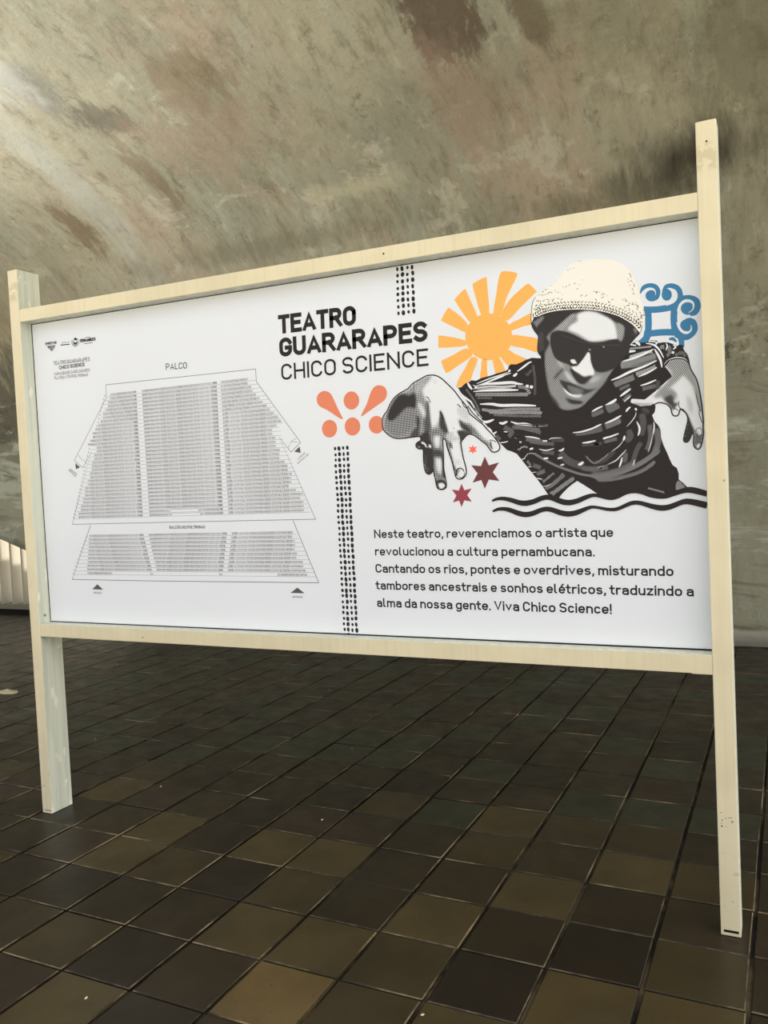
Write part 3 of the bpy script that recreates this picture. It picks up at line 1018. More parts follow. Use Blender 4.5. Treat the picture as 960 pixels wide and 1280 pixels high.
scroll([(350, 500), (376, 540), (384, 580), (384, 610)], [34, 30, 26, 26])
scroll([(300, 556), (325, 552), (350, 572)], [10, 18, 8])
P.done('scroll_emblem', M_BLUE, 'blue scroll emblem')
P = Print()
P.pline(bz([(118, 300), (122, 250), (150, 224), (185, 220), (208, 236), (210, 262)]), [w_ * .8 for w_ in [3.6, 3.6, 3.4, 2.6, 1.4, .4]], 1.5, 5)
P.pline(bz([(300, 226), (330, 224), (348, 250), (345, 285), (320, 310), (280, 325)]), [w_ * .8 for w_ in [.4, 2.2, 3.6, 4, 4, 3.6]], 1.5, 5)
P.pline(bz([(428, 380), (458, 356), (462, 320), (440, 298), (405, 298), (375, 325), (362, 370)]), [w_ * .8 for w_ in [.4, 1.6, 3, 3.4, 3.6, 4, 4.4]], 1.5, 5)
P.pline(bz([(446, 460), (448, 490), (425, 512), (395, 508), (370, 480), (358, 440)]), [w_ * .8 for w_ in [.4, 2.4, 3.2, 3.6, 4, 4.4]], 1.5, 5)
P.done('scroll_highlight', M_PAPER, stuff=True)

# ---- the two columns of brush dots


def dotcol(name, topL, botL, nrows, label):
    P = Print()
    a = on_board(topL); b = on_board(botL)
    for i in range(nrows):
        q = i / (nrows - 1)
        for c, (w_, h_) in enumerate(((3.0, 4.2), (3.7, 5.6), (2.9, 4.4), (3.5, 5.6))):
            s = COLW
            cx = a[0] + (b[0] - a[0]) * q + c * s * 0.00585 * 2.75 + rng.uniform(-.001, .001)
            cz_ = a[1] + (b[1] - a[1]) * q + rng.uniform(-.0015, .0015)
            rw = w_ * 0.0034 / 2 * rng.uniform(.85, 1.1); rh = h_ * 0.0030 / 2 * rng.uniform(.85, 1.1)
            tl = rng.uniform(-.25, .15)
            pts = []
            for k in range(10):
                an = 2 * math.pi * k / 10
                x_, z_ = rw * math.cos(an), rh * math.sin(an)
                pts.append((cx + x_ + z_ * tl * .4, cz_ + z_))
            P.poly(pts, 1)
    P.done(name, M_INK, label, stuff=True)


COLW = (on_board((515.5, 335))[0] - on_board((496.5, 337))[0]) / 3 / (0.00585 * 2.75)
dotcol('dot_column', (496.2, 329), (498.2, 391.5), 9, 'short column of black brush dots')
COLW = (on_board((434.2, 560))[0] - on_board((418.8, 561))[0]) / 3 / (0.00585 * 2.75)
dotcol('dot_column', (418.8, 561), (431.0, 794.0), 34, 'long column of black brush dots')

# ---- stars


def star(cx, cy, tips, k, mat, label):
    pts = []
    for i in range(6):
        t1 = tips[i]; t2 = tips[(i + 1) % 6]
        pts.append(t1)
        mx, my = (t1[0] + t2[0]) / 2, (t1[1] + t2[1]) / 2
        pts.append((cx + (mx - cx) * k, cy + (my - cy) * k))
    P = Print(); P.ppoly(pts, 1); P.done('star_drawing', mat, label)


star(606, 591, [(606, 570.6), (623.8, 578), (624.4, 601.3), (606, 611), (590.6, 603.5), (589, 581.5)], .56, M_MAROON, 'largest dark red star')
star(577, 619.2, [(577, 604.6), (589.7, 610.5), (589.7, 627), (577, 633.9), (566, 628), (564.8, 612)], .56, M_CRIMSON, 'crimson star')
star(591, 562, [(591, 556.0), (596.5, 558.2), (596.4, 565.1), (591.2, 567.9), (585.8, 565.3), (585.8, 558.3)], .56, M_RED, 'smallest light red star')

# ---- seat plan
P = Print()


def thin(pts, w=.55): P.pline(pts, w, 1, 0)


thin([(133, 497), (132.6, 481), (319.5, 461.3), (320.5, 477), (375.8, 553), (363.8, 565.2), (349, 546.3), (394.5, 649), (200, 653), (90.5, 655.4), (113.8, 565), (103.8, 584.6), (93, 575.6), (133, 497)], .6)
thin([(113.4, 656), (90.5, 724.3), (200, 726.3), (398.5, 728.4), (366.3, 650.6)], .6)
thin([(98, 569), (103, 575), (108.5, 577.5)], .35); thin([(360, 560.5), (364, 552), (370, 548)], .35); thin([(364, 552), (373, 553)], .35)
for tri in ([(121.8, 730.3), (115.3, 736.6), (129, 737)], [(371.8, 734.5), (363, 741.2), (380.6, 741.6)],
            [(94.2, 578.8), (100.2, 584), (95, 586.6)], [(374.6, 558), (367.8, 564.6), (376, 566.2)]):
    P.ppoly(tri, 1)
letter(P, 'ENTRADA', (117.3, 742.0), (127.0, 742.4), 2.2, .16, .1)
letter(P, 'ENTRADA', (366, 747.2), (378.4, 747.4), 2.3, .16, .1)
letter(P, 'ENTRADA DE', (85.6, 588), (94.5, 596.4), 2.0, .16, .1)
letter(P, 'CAMAROTE', (87.5, 587), (96, 594), 2.0, .16, .1)
letter(P, 'LADO DE', (372.5, 575), (382, 566.8), 2.0, .16, .1)
letter(P, 'ENTRADA DE', (372.6, 580.2), (386, 568.4), 2.0, .16, .1)
P.done('plan_outline', M_GREYINK, 'thin outline of the seat plan')
P = Print()
letter(P, 'BALCÃO 652 POLTRONAS', (212, 660.9), (256.6, 660.5), 3.6, .16, .1)
P.done('lettering', M_INK, 'balcony note in the seat plan')

SIMPLE = {'0': [[(0, 0), (0, 1), (1, 1), (1, 0), (0, 0)]], '1': [[(.5, 0), (.5, 1)]], '2': [[(0, 1), (1, 1), (1, .5), (0, .5), (0, 0), (1, 0)]],
          '3': [[(0, 1), (1, 1), (1, 0), (0, 0)], [(.2, .5), (1, .5)]], '4': [[(0, 1), (0, .45), (1, .45)], [(.8, 1), (.8, 0)]],
          '5': [[(1, 1), (0, 1), (0, .5), (1, .5), (1, 0), (0, 0)]], '6': [[(1, 1), (0, 1), (0, 0), (1, 0), (1, .5), (0, .5)]],
          '7': [[(0, 1), (1, 1), (.4, 0)]], '8': [[(0, 0), (0, 1), (1, 1), (1, 0), (0, 0)], [(0, .5), (1, .5)]],
          '9': [[(1, .5), (0, .5), (0, 1), (1, 1), (1, 0), (0, 0)]]}


def digits(P, a, b, h, right):
    """a run of seat numbers between two board points"""
    pitch = 0.00405
    n = int((b[0] - a[0]) / pitch)
    seat = 1 + 2 * n
    s = ''
    k = n + 1 if n < 50 else n // 2 + 7
    while k > 0 and len(s) < n: s += str(k); k -= 1
    if right: s = s[::-1]
    s = s[:n]
    for i, ch in enumerate(s):
        x_ = a[0] + i * pitch; z_ = a[1] + (b[1] - a[1]) * i / max(n, 1)
        for st in SIMPLE[ch]:
            P.ribbon([(x_ + p[0] * pitch * .62, z_ + p[1] * h) for p in st], 0.00105, 1)


P = Print(); PL = Print(); PB = Print()
NR = 34
TL, BLm = 486.0, 641.7   # mid block first and last line heights, at x = 200


def lerp(a, b, q): return a + (b - a) * q


zt = on_board((200, 487.6))[1]; zb = on_board((200, 644.6))[1]
RIGHT = [310.5, 310.5, 315.5, 316, 320, 325, 329.5, 334, 338.5, 343.5, 349, 352.5, 346, 341, 341, 345.5, 345.5, 346, 350.5, 350.5, 350.5, 356, 360.5, 360.5, 365.5, 365.5, 365.5, 361.5, 371, 379.5, 376, 380.5, 380.5, 380.5]
LEFT = [138, 138, 135, 135, 132, 129, 129, 126, 123, 119.5, 116, 116, 113, 110, 121, 121, 118, 118, 115, 115, 115, 112.5, 113, 110, 110, 106.5, 106.5, 106.5, 104, 104, 101.5, 101.5, 98.5, 98.5]


def bx(px, z_):
    """board x of a photograph column at a board height"""
    lo, hi = 300.0, 900.0
    for _ in range(24):
        mid = (lo + hi) / 2
        if on_board((px, mid))[1] > z_: lo = mid
        else: hi = mid
    return on_board((px, lo))[0]


hgt = 0.0074
for r in range(NR):
    q = r / (NR - 1)
    z_ = lerp(zt, zb, q)
    for c, (x0_, x1_) in enumerate(((LEFT[r], lerp(171, 179, q)), (lerp(177.5, 187, q), lerp(271.5, 279.5, q)), (lerp(276, 286, q), RIGHT[r]))):
        A_, B_ = bx(x0_, z_), bx(x1_, z_)
        if c == 1 and r >= NR - 2:
            g0, g1 = bx(213 + (r - 32) * 2, z_), bx(248.5 + (r - 32) * 2, z_)
            digits(P, (A_, z_), (g0, z_), hgt, False); digits(P, (g1, z_), (B_, z_), hgt, True)
            PL.ribbon([(g0, z_ - .002), (g0, z_ + hgt), (g1, z_ + hgt), (g1, z_ - .002)], .0009, 1)
        else:
            digits(P, (A_, z_), (B_, z_), hgt, c == 2)
        if c < 2:
            PB.ribbon([(B_ - .0115, z_ + .001), (B_ - .0115, z_ + hgt)], .0022, 1.5)
            PB.ribbon([(B_ - .0075, z_ + .001), (B_ - .0035, z_ + hgt), (B_ - .0035, z_ + .001)], .0016, 1.5)
    xl = lerp(133, 92.5, (r + .6) / NR) if r < 14 else lerp(113, 92.5, (r - 14) / 20)
    xr = lerp(320.5, 357, r / 12) if r < 12 else lerp(349, 390, (r - 12) / 22)
    PL.ribbon([(bx(xl, z_), z_ - .0030), (bx(xr, z_), z_ - .0030)], .00075, 1)
    PB.ribbon([(bx(xl, z_) - .008, z_ - .002), (bx(xl, z_) - .0045, z_ + .004), (bx(xl, z_) - .008, z_ + .004)], .0018, 1)
zt = on_board((200, 669.6))[1]; zb = on_board((200, 718.2))[1]
for r in range(11):
    q = r / 10; z_ = lerp(zt, zb, q)
    if r < 10:
        blk = ((lerp(112, 109, q), lerp(180, 191.5, q)), (lerp(186, 197, q), lerp(284.5, 279, q)), (lerp(290, 284.5, q), [367, 366.5, 369.5, 369.5, 369, 372.5, 372, 379.5, 379.5, 383][r]))
    else:
        blk = ((109.5, 141), (347, 385))
    for c, (x0_, x1_) in enumerate(blk):
        A_, B_ = bx(x0_, z_), bx(x1_, z_)
        digits(P, (A_, z_), (B_, z_), hgt, c == 2)
        if c < 2 and r < 10: PB.ribbon([(B_ - .007, z_ + .001), (B_ - .007, z_ + hgt)], .002, 1.5)
    PL.ribbon([(bx(lerp(109, 92.5, q), z_), z_ - .003), (bx(lerp(371, 396, q), z_), z_ - .003)], .00075, 1)
    PB.ribbon([(bx(lerp(109, 92.5, q), z_) - .008, z_ - .002), (bx(lerp(109, 92.5, q), z_) - .0045, z_ + .004)], .0018, 1)
letter(PB, 'CA', (188, 718.5), (191.4, 718.5), 2.4, .2, .1); letter(PB, 'CA', (274.4, 719), (278, 719), 2.4, .2, .1)
P.done('seat_numbers', M_SEATINK, 'rows of tiny grey seat numbers', stuff=True)
PL.done('row_lines', M_GREYINK, stuff=True)
PB.done('row_letters', M_GREYINK, stuff=True)

# ---- wave lines
P = Print()
P.pline([(615.4, 626.2), (620, 624), (627, 623), (634, 623.8), (641.7, 625.8), (649, 628.2), (657.5, 629), (667, 627), (675, 623.6), (683, 621.4), (690, 622.4), (696, 624.6), (704, 627.4), (712.5, 628.2),
         (722, 626), (730, 622.6), (738, 619.6), (745, 619), (753, 620.5), (760, 621.8), (766.6, 621.8), (774, 619.6), (780.6, 616.6), (788, 614.8), (796, 614.6), (804, 616), (812, 618.6), (822, 620.2), (832, 620.2),
         (841, 617.8), (849, 615), (857, 612.6), (864, 612.4), (872, 614), (884, 617.4)],
        [2.6, 3.6, 4.6, 5.4, 6.2, 6.6, 7.2, 6.6, 6.4, 6.4, 6.6, 7, 7.2, 7, 6.4, 6, 5, 4.4, 5, 6, 6.2, 5.6, 4.8, 4, 4, 4.6, 5.6, 6, 6, 5.2, 5.6, 6.6, 7.4, 7.4, 7], 9, 2)
P.pline([(616, 639.4), (622, 636.6), (630, 636), (638, 637.6), (648, 641.4), (657.5, 643.2), (667, 641.4), (675, 638), (683, 636.2), (691, 637.4), (700, 640.6), (710, 642.4), (720, 641),
         (730, 637), (739, 633.8), (748, 634.4), (758, 636.4), (768, 636.8), (776, 634.6), (785, 630.4), (793, 628.2), (802, 629), (814, 632.6), (827, 635), (838, 633.4), (849, 629), (858, 626.6), (870, 628.4), (884, 631.8)],
        [2.4, 4, 5, 6, 6.8, 7, 6.4, 6, 6, 6.4, 6.8, 7, 6.6, 5.4, 4, 3.6, 4, 4.4, 4.6, 5, 5.2, 5.2, 6, 7, 6.6, 6, 6.8, 7.6, 7.8], 9, 2)
P.done('wave_lines', M_INK, 'pair of black wave lines')

# ---- printed figure: reaching man in a knitted hat, sunglasses and a striped shirt
F = Z(660, 400, 8); K = Z(660, 320, 6); H = Z(470, 460, 8); I_ = Z(510, 500, 8)
S_ = Z(570, 440, 8); B_ = Z(640, 530, 8); L_ = Z(740, 500, 6.4); Q = Z(760, 400, 7.385)

# shirt and trousers: one black shape
P = Print()
P.ppoly(S_([(8, 352), (40, 356), (62, 345), (88, 318), (112, 306), (140, 296), (152, 282), (200, 288), (250, 262), (310, 246), (360, 232), (410, 214), (460, 200), (505, 184), (520, 170),
            (528, 140), (552, 122), (600, 124), (660, 100), (700, 78), (760, 58), (830, 62)])
        + [(676, 448), (690, 470), (765, 460)] + Q([(150, 215), (200, 235), (240, 205), (262, 192), (300, 210), (350, 205), (400, 186), (450, 190), (470, 212), (510, 205), (560, 208), (600, 222), (640, 240), (655, 228),
            (690, 230), (696, 262), (705, 282), (735, 320), (752, 370), (756, 430), (735, 410), (600, 500), (590, 520), (430, 665), (340, 735), (235, 728), (208, 760), (300, 795), (432, 782), (440, 800), (432, 850), (408, 880)])
        + L_([(485, 130), (500, 170), (528, 200), (548, 235), (552, 300), (572, 360), (600, 420), (625, 480), (645, 520), (680, 545), (694, 590), (694, 635), (735, 668), (760, 695), (780, 730),
            (690, 745), (560, 775), (420, 745), (330, 725), (180, 785), (80, 770), (30, 748)])
        + B_([(860, 702), (790, 655), (720, 610), (652, 570), (600, 605), (560, 638), (500, 700), (468, 742), (420, 735), (360, 705), (330, 660), (300, 615), (250, 550), (200, 488), (150, 425), (100, 362), (50, 300), (0, 275)])
        + S_([(510, 980), (480, 950), (430, 900), (380, 820), (310, 740), (240, 650), (160, 560), (90, 470), (40, 400)]), 2)
P.done('figure_shirt', M_INK, 'black shirt of the printed figure')

# half-tone bands in the shirt
P = Print()


def band(pts, w, tn, layer=2.6): P.pline(pts, w, layer, 3, tone=tn)


for pts, w, tn in (
    (S_([(190, 360), (340, 345), (460, 348), (600, 340)]), 2.6, .62), (S_([(195, 425), (400, 425), (720, 424)]), 4.4, .33), (S_([(210, 460), (360, 462)]), 2, .2),
    (S_([(620, 350), (700, 360), (740, 420)]), 4, .3), (S_([(260, 575), (400, 590), (560, 572), (840, 572)]), 3.6, .34), (S_([(330, 600), (500, 606), (700, 604), (860, 610)]), 4, .36),
    (S_([(380, 630), (600, 640), (850, 642)]), 2.6, .22), (S_([(700, 235), (740, 200), (760, 180)]), 4, .15), (S_([(770, 130), (790, 260), (790, 430)]), 3, .16),
    (S_([(580, 735), (700, 765), (840, 780)]), 4.5, .22), (S_([(700, 870), (880, 900)]), 5, .22), (S_([(100, 370), (180, 480), (240, 600)]), 2.4, .2),
    (S_([(150, 500), (200, 580), (230, 640)]), 3, .25), (S_([(480, 750), (560, 800), (530, 850)]), 6, .2), (S_([(400, 840), (440, 880)]), 5, .2),
    (B_([(0, 35), (120, 45), (290, 90)]), 4, .2), (B_([(180, 175), (300, 195), (420, 200)]), 4, .2), (B_([(60, 260), (120, 225), (160, 240)]), 2, .35), (B_([(120, 340), (170, 295), (240, 300)]), 1.6, .35),
    (B_([(150, 365), (190, 420)]), 3, .25), (B_([(210, 410), (290, 440)]), 5, .2), (B_([(230, 300), (330, 360), (440, 415), (560, 460), (700, 505), (830, 520)]), 3, .26),
    (B_([(250, 500), (330, 470)]), 5, .22), (B_([(310, 580), (420, 490)]), 3, .26), (B_([(330, 640), (400, 610), (520, 505)]), 5, .24), (B_([(400, 700), (480, 640), (620, 540)]), 5, .3),
    (B_([(380, 685), (400, 690)]), 3, .35), (B_([(400, 160), (520, 160)]), 5, .14), (B_([(300, 280), (420, 290)]), 5, .18), (B_([(480, 290), (580, 380), (720, 420)]), 9, .16),
    (B_([(640, 105), (760, 90), (900, 60)]), 4, .2), (B_([(700, 215), (870, 200)]), 3, .14), (B_([(740, 320), (830, 395), (960, 300)]), 2, .26), (B_([(700, 440), (800, 450), (960, 430)]), 6, .2),
    (L_([(0, 125), (90, 85)]), 5.5, .22), (L_([(115, 70), (200, 35)]), 6, .24), (L_([(0, 255), (80, 225)]), 5, .2), (L_([(110, 215), (230, 165)]), 6.5, .24), (L_([(20, 360), (80, 345)]), 4, .14),
    (L_([(100, 335), (200, 310)]), 4.5, .22), (L_([(290, 240), (310, 290), (270, 330)]), 7, .17), (L_([(400, 110), (410, 200), (390, 280)]), 8, .16), (L_([(460, 200), (470, 300), (440, 400)]), 6, .2),
    (L_([(515, 230), (530, 330), (500, 420)]), 7, .22), (L_([(390, 340), (350, 420), (330, 500)]), 6, .16), (L_([(270, 420), (260, 500)]), 6, .2),
    (L_([(0, 605), (100, 610), (250, 570), (400, 500), (540, 400)]), 6, .26), (L_([(40, 640), (160, 635), (330, 595), (440, 545), (500, 490)]), 4.5, .24), (L_([(0, 570), (60, 590), (200, 560), (330, 500)]), 5, .2),
    (L_([(180, 410), (100, 480), (20, 500)]), 5, .13), (L_([(450, 705), (580, 740)]), 2.4, .3), (L_([(700, 650), (690, 700), (740, 690)]), 6, .34),
    (Q([(150, 270), (230, 262), (400, 245)]), 2.4, .4), (Q([(200, 345), (330, 305), (410, 290)]), 4.2, .5), (Q([(120, 420), (260, 385), (440, 330)]), 6.5, .33), (Q([(120, 440), (280, 420), (440, 370)]), 3, .25),
    (Q([(60, 600), (140, 565), (240, 530)]), 7.5, .27), (Q([(110, 640), (200, 600)]), 4, .22), (Q([(260, 500), (350, 470), (440, 430)]), 5, .4), (Q([(320, 635), (440, 610)]), 5, .22),
    (Q([(140, 745), (210, 690)]), 5, .24), (Q([(0, 840), (100, 790)]), 7, .22), (Q([(620, 330), (680, 300), (720, 340)]), 4, .22), (Q([(480, 250), (520, 250)]), 5, .32), (Q([(560, 240), (570, 300), (540, 330)]), 5, .26),
    (Q([(460, 560), (460, 640)]), 5, .15), (Q([(380, 850), (320, 820)]), 5, .14)):
    band(pts, w, tn)
P.done('shirt_shading', M_LINES, 'hatched shading of the shirt', True, True)

# white stripes, folds and glints of the shirt
P = Print()
for pts, w in (
    (S_([(205, 318), (260, 296), (330, 268), (440, 232), (540, 196)]), 1.5), (S_([(185, 345), (260, 322), (340, 290), (430, 250), (500, 226), (550, 212)]), 1.8), (S_([(300, 312), (420, 262), (480, 240)]), 1.5),
    (S_([(525, 186), (545, 190)]), 2.6), (S_([(230, 330), (330, 318), (440, 312), (560, 306), (620, 318), (670, 322)]), 3.6), (S_([(400, 306), (500, 302), (590, 300)]), 2),
    (S_([(170, 330), (200, 350), (175, 372)]), 1.4), (S_([(175, 396), (280, 386), (420, 382), (560, 380), (625, 380)]), 2.9), (S_([(200, 372), (380, 364), (560, 362)]), .7),
    (S_([(240, 522), (300, 520), (370, 522), (450, 534), (600, 532), (740, 535), (800, 538)]), 3.6), (S_([(610, 196), (650, 168), (690, 138), (730, 108), (758, 98)]), 2.4), (S_([(570, 240), (590, 232), (612, 212)]), 3.2),
    (S_([(700, 340), (728, 342)]), 3.2), (S_([(740, 345), (768, 355)]), 3.6), (S_([(432, 706), (470, 714), (515, 694)]), 3.2), (S_([(548, 696), (620, 718), (700, 718), (800, 745)]), 2.6), (S_([(825, 738), (912, 732)]), 2.2),
    (S_([(590, 856), (615, 850), (640, 832)]), 3.2), (S_([(690, 844), (760, 852), (836, 866)]), 1.7), (S_([(870, 888), (912, 892)]), 1.5), (S_([(430, 906), (480, 904), (522, 892)]), 1.2), (S_([(362, 820), (385, 812), (408, 796)]), 2.2),
    (S_([(116, 306), (135, 340), (162, 375)]), 3), (S_([(14, 350), (40, 405), (70, 440), (110, 470), (150, 500), (185, 560)]), 2.6), (S_([(480, 796), (515, 800)]), 1.2), (S_([(130, 595), (150, 630), (190, 655), (235, 680)]), 2.2),
    (S_([(270, 690), (310, 700), (380, 675)]), 3.2), (S_([(320, 760), (355, 800)]), 3.4), (S_([(200, 580), (260, 660)]), .6),
    (B_([(132, 124), (200, 132), (280, 150)]), 1.5), (B_([(315, 172), (350, 168)]), 1.6), (B_([(32, 132), (55, 130), (80, 112)]), 3.0), (B_([(75, 180), (95, 182)]), 1.6), (B_([(178, 252), (212, 243)]), 2.2),
    (B_([(270, 250), (340, 264), (420, 244)]), 1.3), (B_([(370, 160), (400, 142), (495, 138)]), .9), (B_([(466, 268), (500, 262), (520, 240)]), 2.2), (B_([(318, 345), (362, 342)]), 2.0), (B_([(458, 345), (505, 334)]), 1.8),
    (B_([(486, 412), (522, 404)]), 1.6), (B_([(662, 405), (685, 402), (714, 378)]), 3.4), (B_([(865, 450), (885, 445), (908, 425)]), 3.4), (B_([(608, 88), (700, 76), (800, 46), (890, 8)]), 2), (B_([(702, 190), (770, 182), (838, 165)]), 2.2),
    (B_([(912, 148), (960, 130)]), 2.2), (B_([(248, 542), (300, 552)]), 1.1), (B_([(185, 488), (240, 480)]), .7), (B_([(160, 428), (195, 428)]), .7), (B_([(95, 355), (130, 345)]), .9), (B_([(305, 622), (350, 618), (390, 600)]), .7),
    (B_([(60, 5), (150, 10), (240, 22)]), 2.4), (B_([(265, 15), (355, 12)]), 1.8),
    (L_([(0, 95), (40, 70), (85, 50)]), 2.3), (L_([(108, 40), (160, 22), (192, 0)]), 2.4), (L_([(0, 228), (40, 210), (76, 193)]), 1.9), (L_([(104, 188), (170, 160), (232, 124)]), 2.4), (L_([(0, 332), (26, 326)]), 1.6),
    (L_([(92, 308), (150, 292), (214, 268)]), 2.1), (L_([(358, 172), (378, 215), (380, 250), (368, 285)]), 2.6), (L_([(272, 95), (285, 75), (308, 55)]), 2.4), (L_([(345, 78), (358, 70)]), 3), (L_([(352, 95), (348, 125), (318, 170), (278, 212)]), .9),
    (L_([(52, 552), (85, 536)]), 3.4), (L_([(128, 514), (190, 485), (230, 445), (275, 398)]), 1.2), (L_([(240, 458), (232, 500), (218, 535)]), 2.2), (L_([(262, 285), (258, 305), (250, 325)]), 2.6), (L_([(494, 175), (498, 220), (488, 280)]), 1.6),
    (L_([(482, 290), (470, 350), (450, 416)]), .9), (L_([(340, 480), (330, 525)]), 1.1), (L_([(250, 325), (215, 370), (160, 410)]), .8),
    (Q([(152, 304), (190, 292), (255, 286)]), 3.2), (Q([(130, 385), (190, 368), (260, 345), (340, 312), (420, 268)]), 3.0), (Q([(248, 204), (275, 212), (295, 236)]), 3.4), (Q([(210, 228), (260, 236)]), 1.6),
    (Q([(350, 216), (400, 222), (440, 240), (480, 285), (515, 350)]), 2.4), (Q([(430, 268), (455, 310), (485, 370), (498, 438)]), 3), (Q([(30, 556), (100, 530), (200, 480), (330, 430), (450, 374)]), 3.2), (Q([(278, 524), (360, 490), (452, 438)]), 2.2),
    (Q([(300, 606), (370, 585), (445, 552)]), 2.2), (Q([(112, 706), (160, 670), (210, 634)]), 3), (Q([(0, 778), (78, 732)]), 2.6), (Q([(150, 752), (205, 706)]), 1.2), (Q([(0, 942), (60, 918), (122, 882)]), 2.4), (Q([(595, 310), (606, 290)]), 3),
    (Q([(520, 412), (550, 378), (600, 356), (660, 350), (712, 364), (748, 400)]), 2.2), (Q([(370, 200), (420, 198), (455, 210)]), 1.6), (Q([(536, 215), (548, 240), (535, 280)]), 1.8), (Q([(600, 228), (625, 250), (600, 270)]), 2), (Q([(460, 205), (440, 225)]), 2),
    (Q([(340, 300), (400, 282)]), 1.2)):
    P.pline(pts, w, 3.2, 4, taper=len(pts) > 2)
P.done('shirt_stripes', M_PAPER, 'white stripes and folds of the shirt', stuff=True)

# knitted hat
P = Print()
hat = K([(24, 470), (26, 400), (32, 345), (58, 305), (110, 262), (160, 228), (215, 190), (240, 160), (270, 112), (320, 66), (380, 36), (450, 24), (540, 24), (640, 34), (700, 56), (752, 98), (790, 150), (815, 210), (832, 270),
         (852, 340), (872, 400), (880, 450), (868, 510), (840, 570), (800, 610), (700, 560), (500, 500), (200, 520), (80, 590), (40, 540)])
P.ppoly(hat, 3.4, 3)
P.done('figure_hat', M_HAT, 'pale knitted hat of the printed figure')
P = Print()
HATK = np.array([((p[0] - 660) * 6, (p[1] - 320) * 6) for p in hat])
brim = [(30, 500), (60, 462), (110, 432), (170, 414), (240, 402), (330, 396), (430, 396), (520, 404), (600, 420), (680, 446), (740, 476), (790, 508), (830, 548), (850, 580)]
bc = smooth(brim, 12, False)
al = [0.0]
for i in range(1, len(bc)): al.append(al[-1] + math.dist(bc[i], bc[i - 1]))


def on_brim(s, up):
    s = min(max(s, 0), al[-1] - .01)
    i = int(np.searchsorted(al, s, side='right')) - 1; i = min(i, len(bc) - 2)
    q = (s - al[i]) / max(al[i + 1] - al[i], 1e-6)
    x_ = bc[i][0] + (bc[i + 1][0] - bc[i][0]) * q; y_ = bc[i][1] + (bc[i + 1][1] - bc[i][1]) * q
    dx, dy = bc[i + 1][0] - bc[i][0], bc[i + 1][1] - bc[i][1]; ln = math.hypot(dx, dy)
    return (x_ + dy / ln * up, y_ - dx / ln * up), (dx / ln, dy / ln)


for row, (up, sl, ww, step, pr) in enumerate(((8, 1, 1.3, 19, 1), (28, -1, 1.05, 21, 1), (50, 1, .85, 24, .95), (74, -1, .7, 29, .7), (98, 1, .6, 36, .5), (127, -1, .5, 46, .4))):
    s = 4
    while s < al[-1]:
        edge = min(s, al[-1] - s)
        keep = pr if edge > 140 else min(1, pr * 1.5)
        if rng.random() < keep and not (row > 2 and edge > 260 and rng.random() < .45):
            (x_, y_), (dx, dy) = on_brim(s, up)
            side = -1 if s < al[-1] * .40 else 1
            lx, ly = side * sl * 9 * dx + 9 * dy * -1 * 0 + 8 * -dy * 0, 0
            vx = dx * 9 * sl * side + dy * 8; vy = dy * 9 * sl * side - dx * 8
            k = rng.uniform(.65, 1.0)
            if not inside(np.array([(x_ - vx, y_ - vy), (x_ + vx, y_ + vy)]), HATK).all():
                s += step; continue
            P.pline(K([(x_ - vx * k, y_ - vy * k), (x_ + vx * k, y_ + vy * k)]), ww * rng.uniform(.8, 1.5), 3.6, 0)
        s += step * rng.uniform(.85, 1.15)
for (ax, ay, bx_, by_, n_) in ((366, 42, 410, 38, 3), (290, 105, 350, 85, 3), (60, 305, 200, 205, 16), (750, 120, 800, 240, 9), (740, 160, 800, 300, 6), (860, 350, 880, 500, 14), (250, 240, 360, 210, 5), (100, 300, 180, 270, 8),
                              (60, 340, 240, 320, 14), (60, 375, 200, 360, 14), (480, 258, 610, 300, 7), (700, 320, 830, 380, 9), (800, 350, 860, 470, 12), (410, 178, 345, 262, 3), (200, 255, 270, 300, 4), (45, 400, 140, 400, 12), (820, 450, 850, 560, 12)):
    for k in range(n_):
        q = (k + rng.random() * .6) / n_
        x_ = ax + (bx_ - ax) * q + rng.uniform(-6, 6); y_ = ay + (by_ - ay) * q + rng.uniform(-6, 6)
        a_ = rng.uniform(-.9, .2) if x_ < 450 else rng.uniform(.3, 1.2)
        l_ = rng.uniform(4, 10)
        if not inside(np.array([(x_, y_), (x_ + 8, y_), (x_ - 8, y_)]), HATK).all(): continue
        P.pline(K([(x_, y_), (x_ + l_ * math.cos(a_), y_ + l_ * math.sin(a_))]), rng.uniform(.6, 1.0), 3.6, 0)
P.pline(K([(60, 305), (36, 345), (28, 400), (24, 460), (26, 510), (44, 555), (76, 592)]), [.4, .8, .8, .8, .8, 1, .8], 3.7, 4)
P.pline(K([(868, 380), (880, 450)]), .5, 3.7, 4)
P.pline(K([(856, 520), (842, 572), (800, 622), (765, 664)]), .7, 3.7, 4)
P.done('hat_knit', M_INK, 'knit marks of the hat', stuff=True)

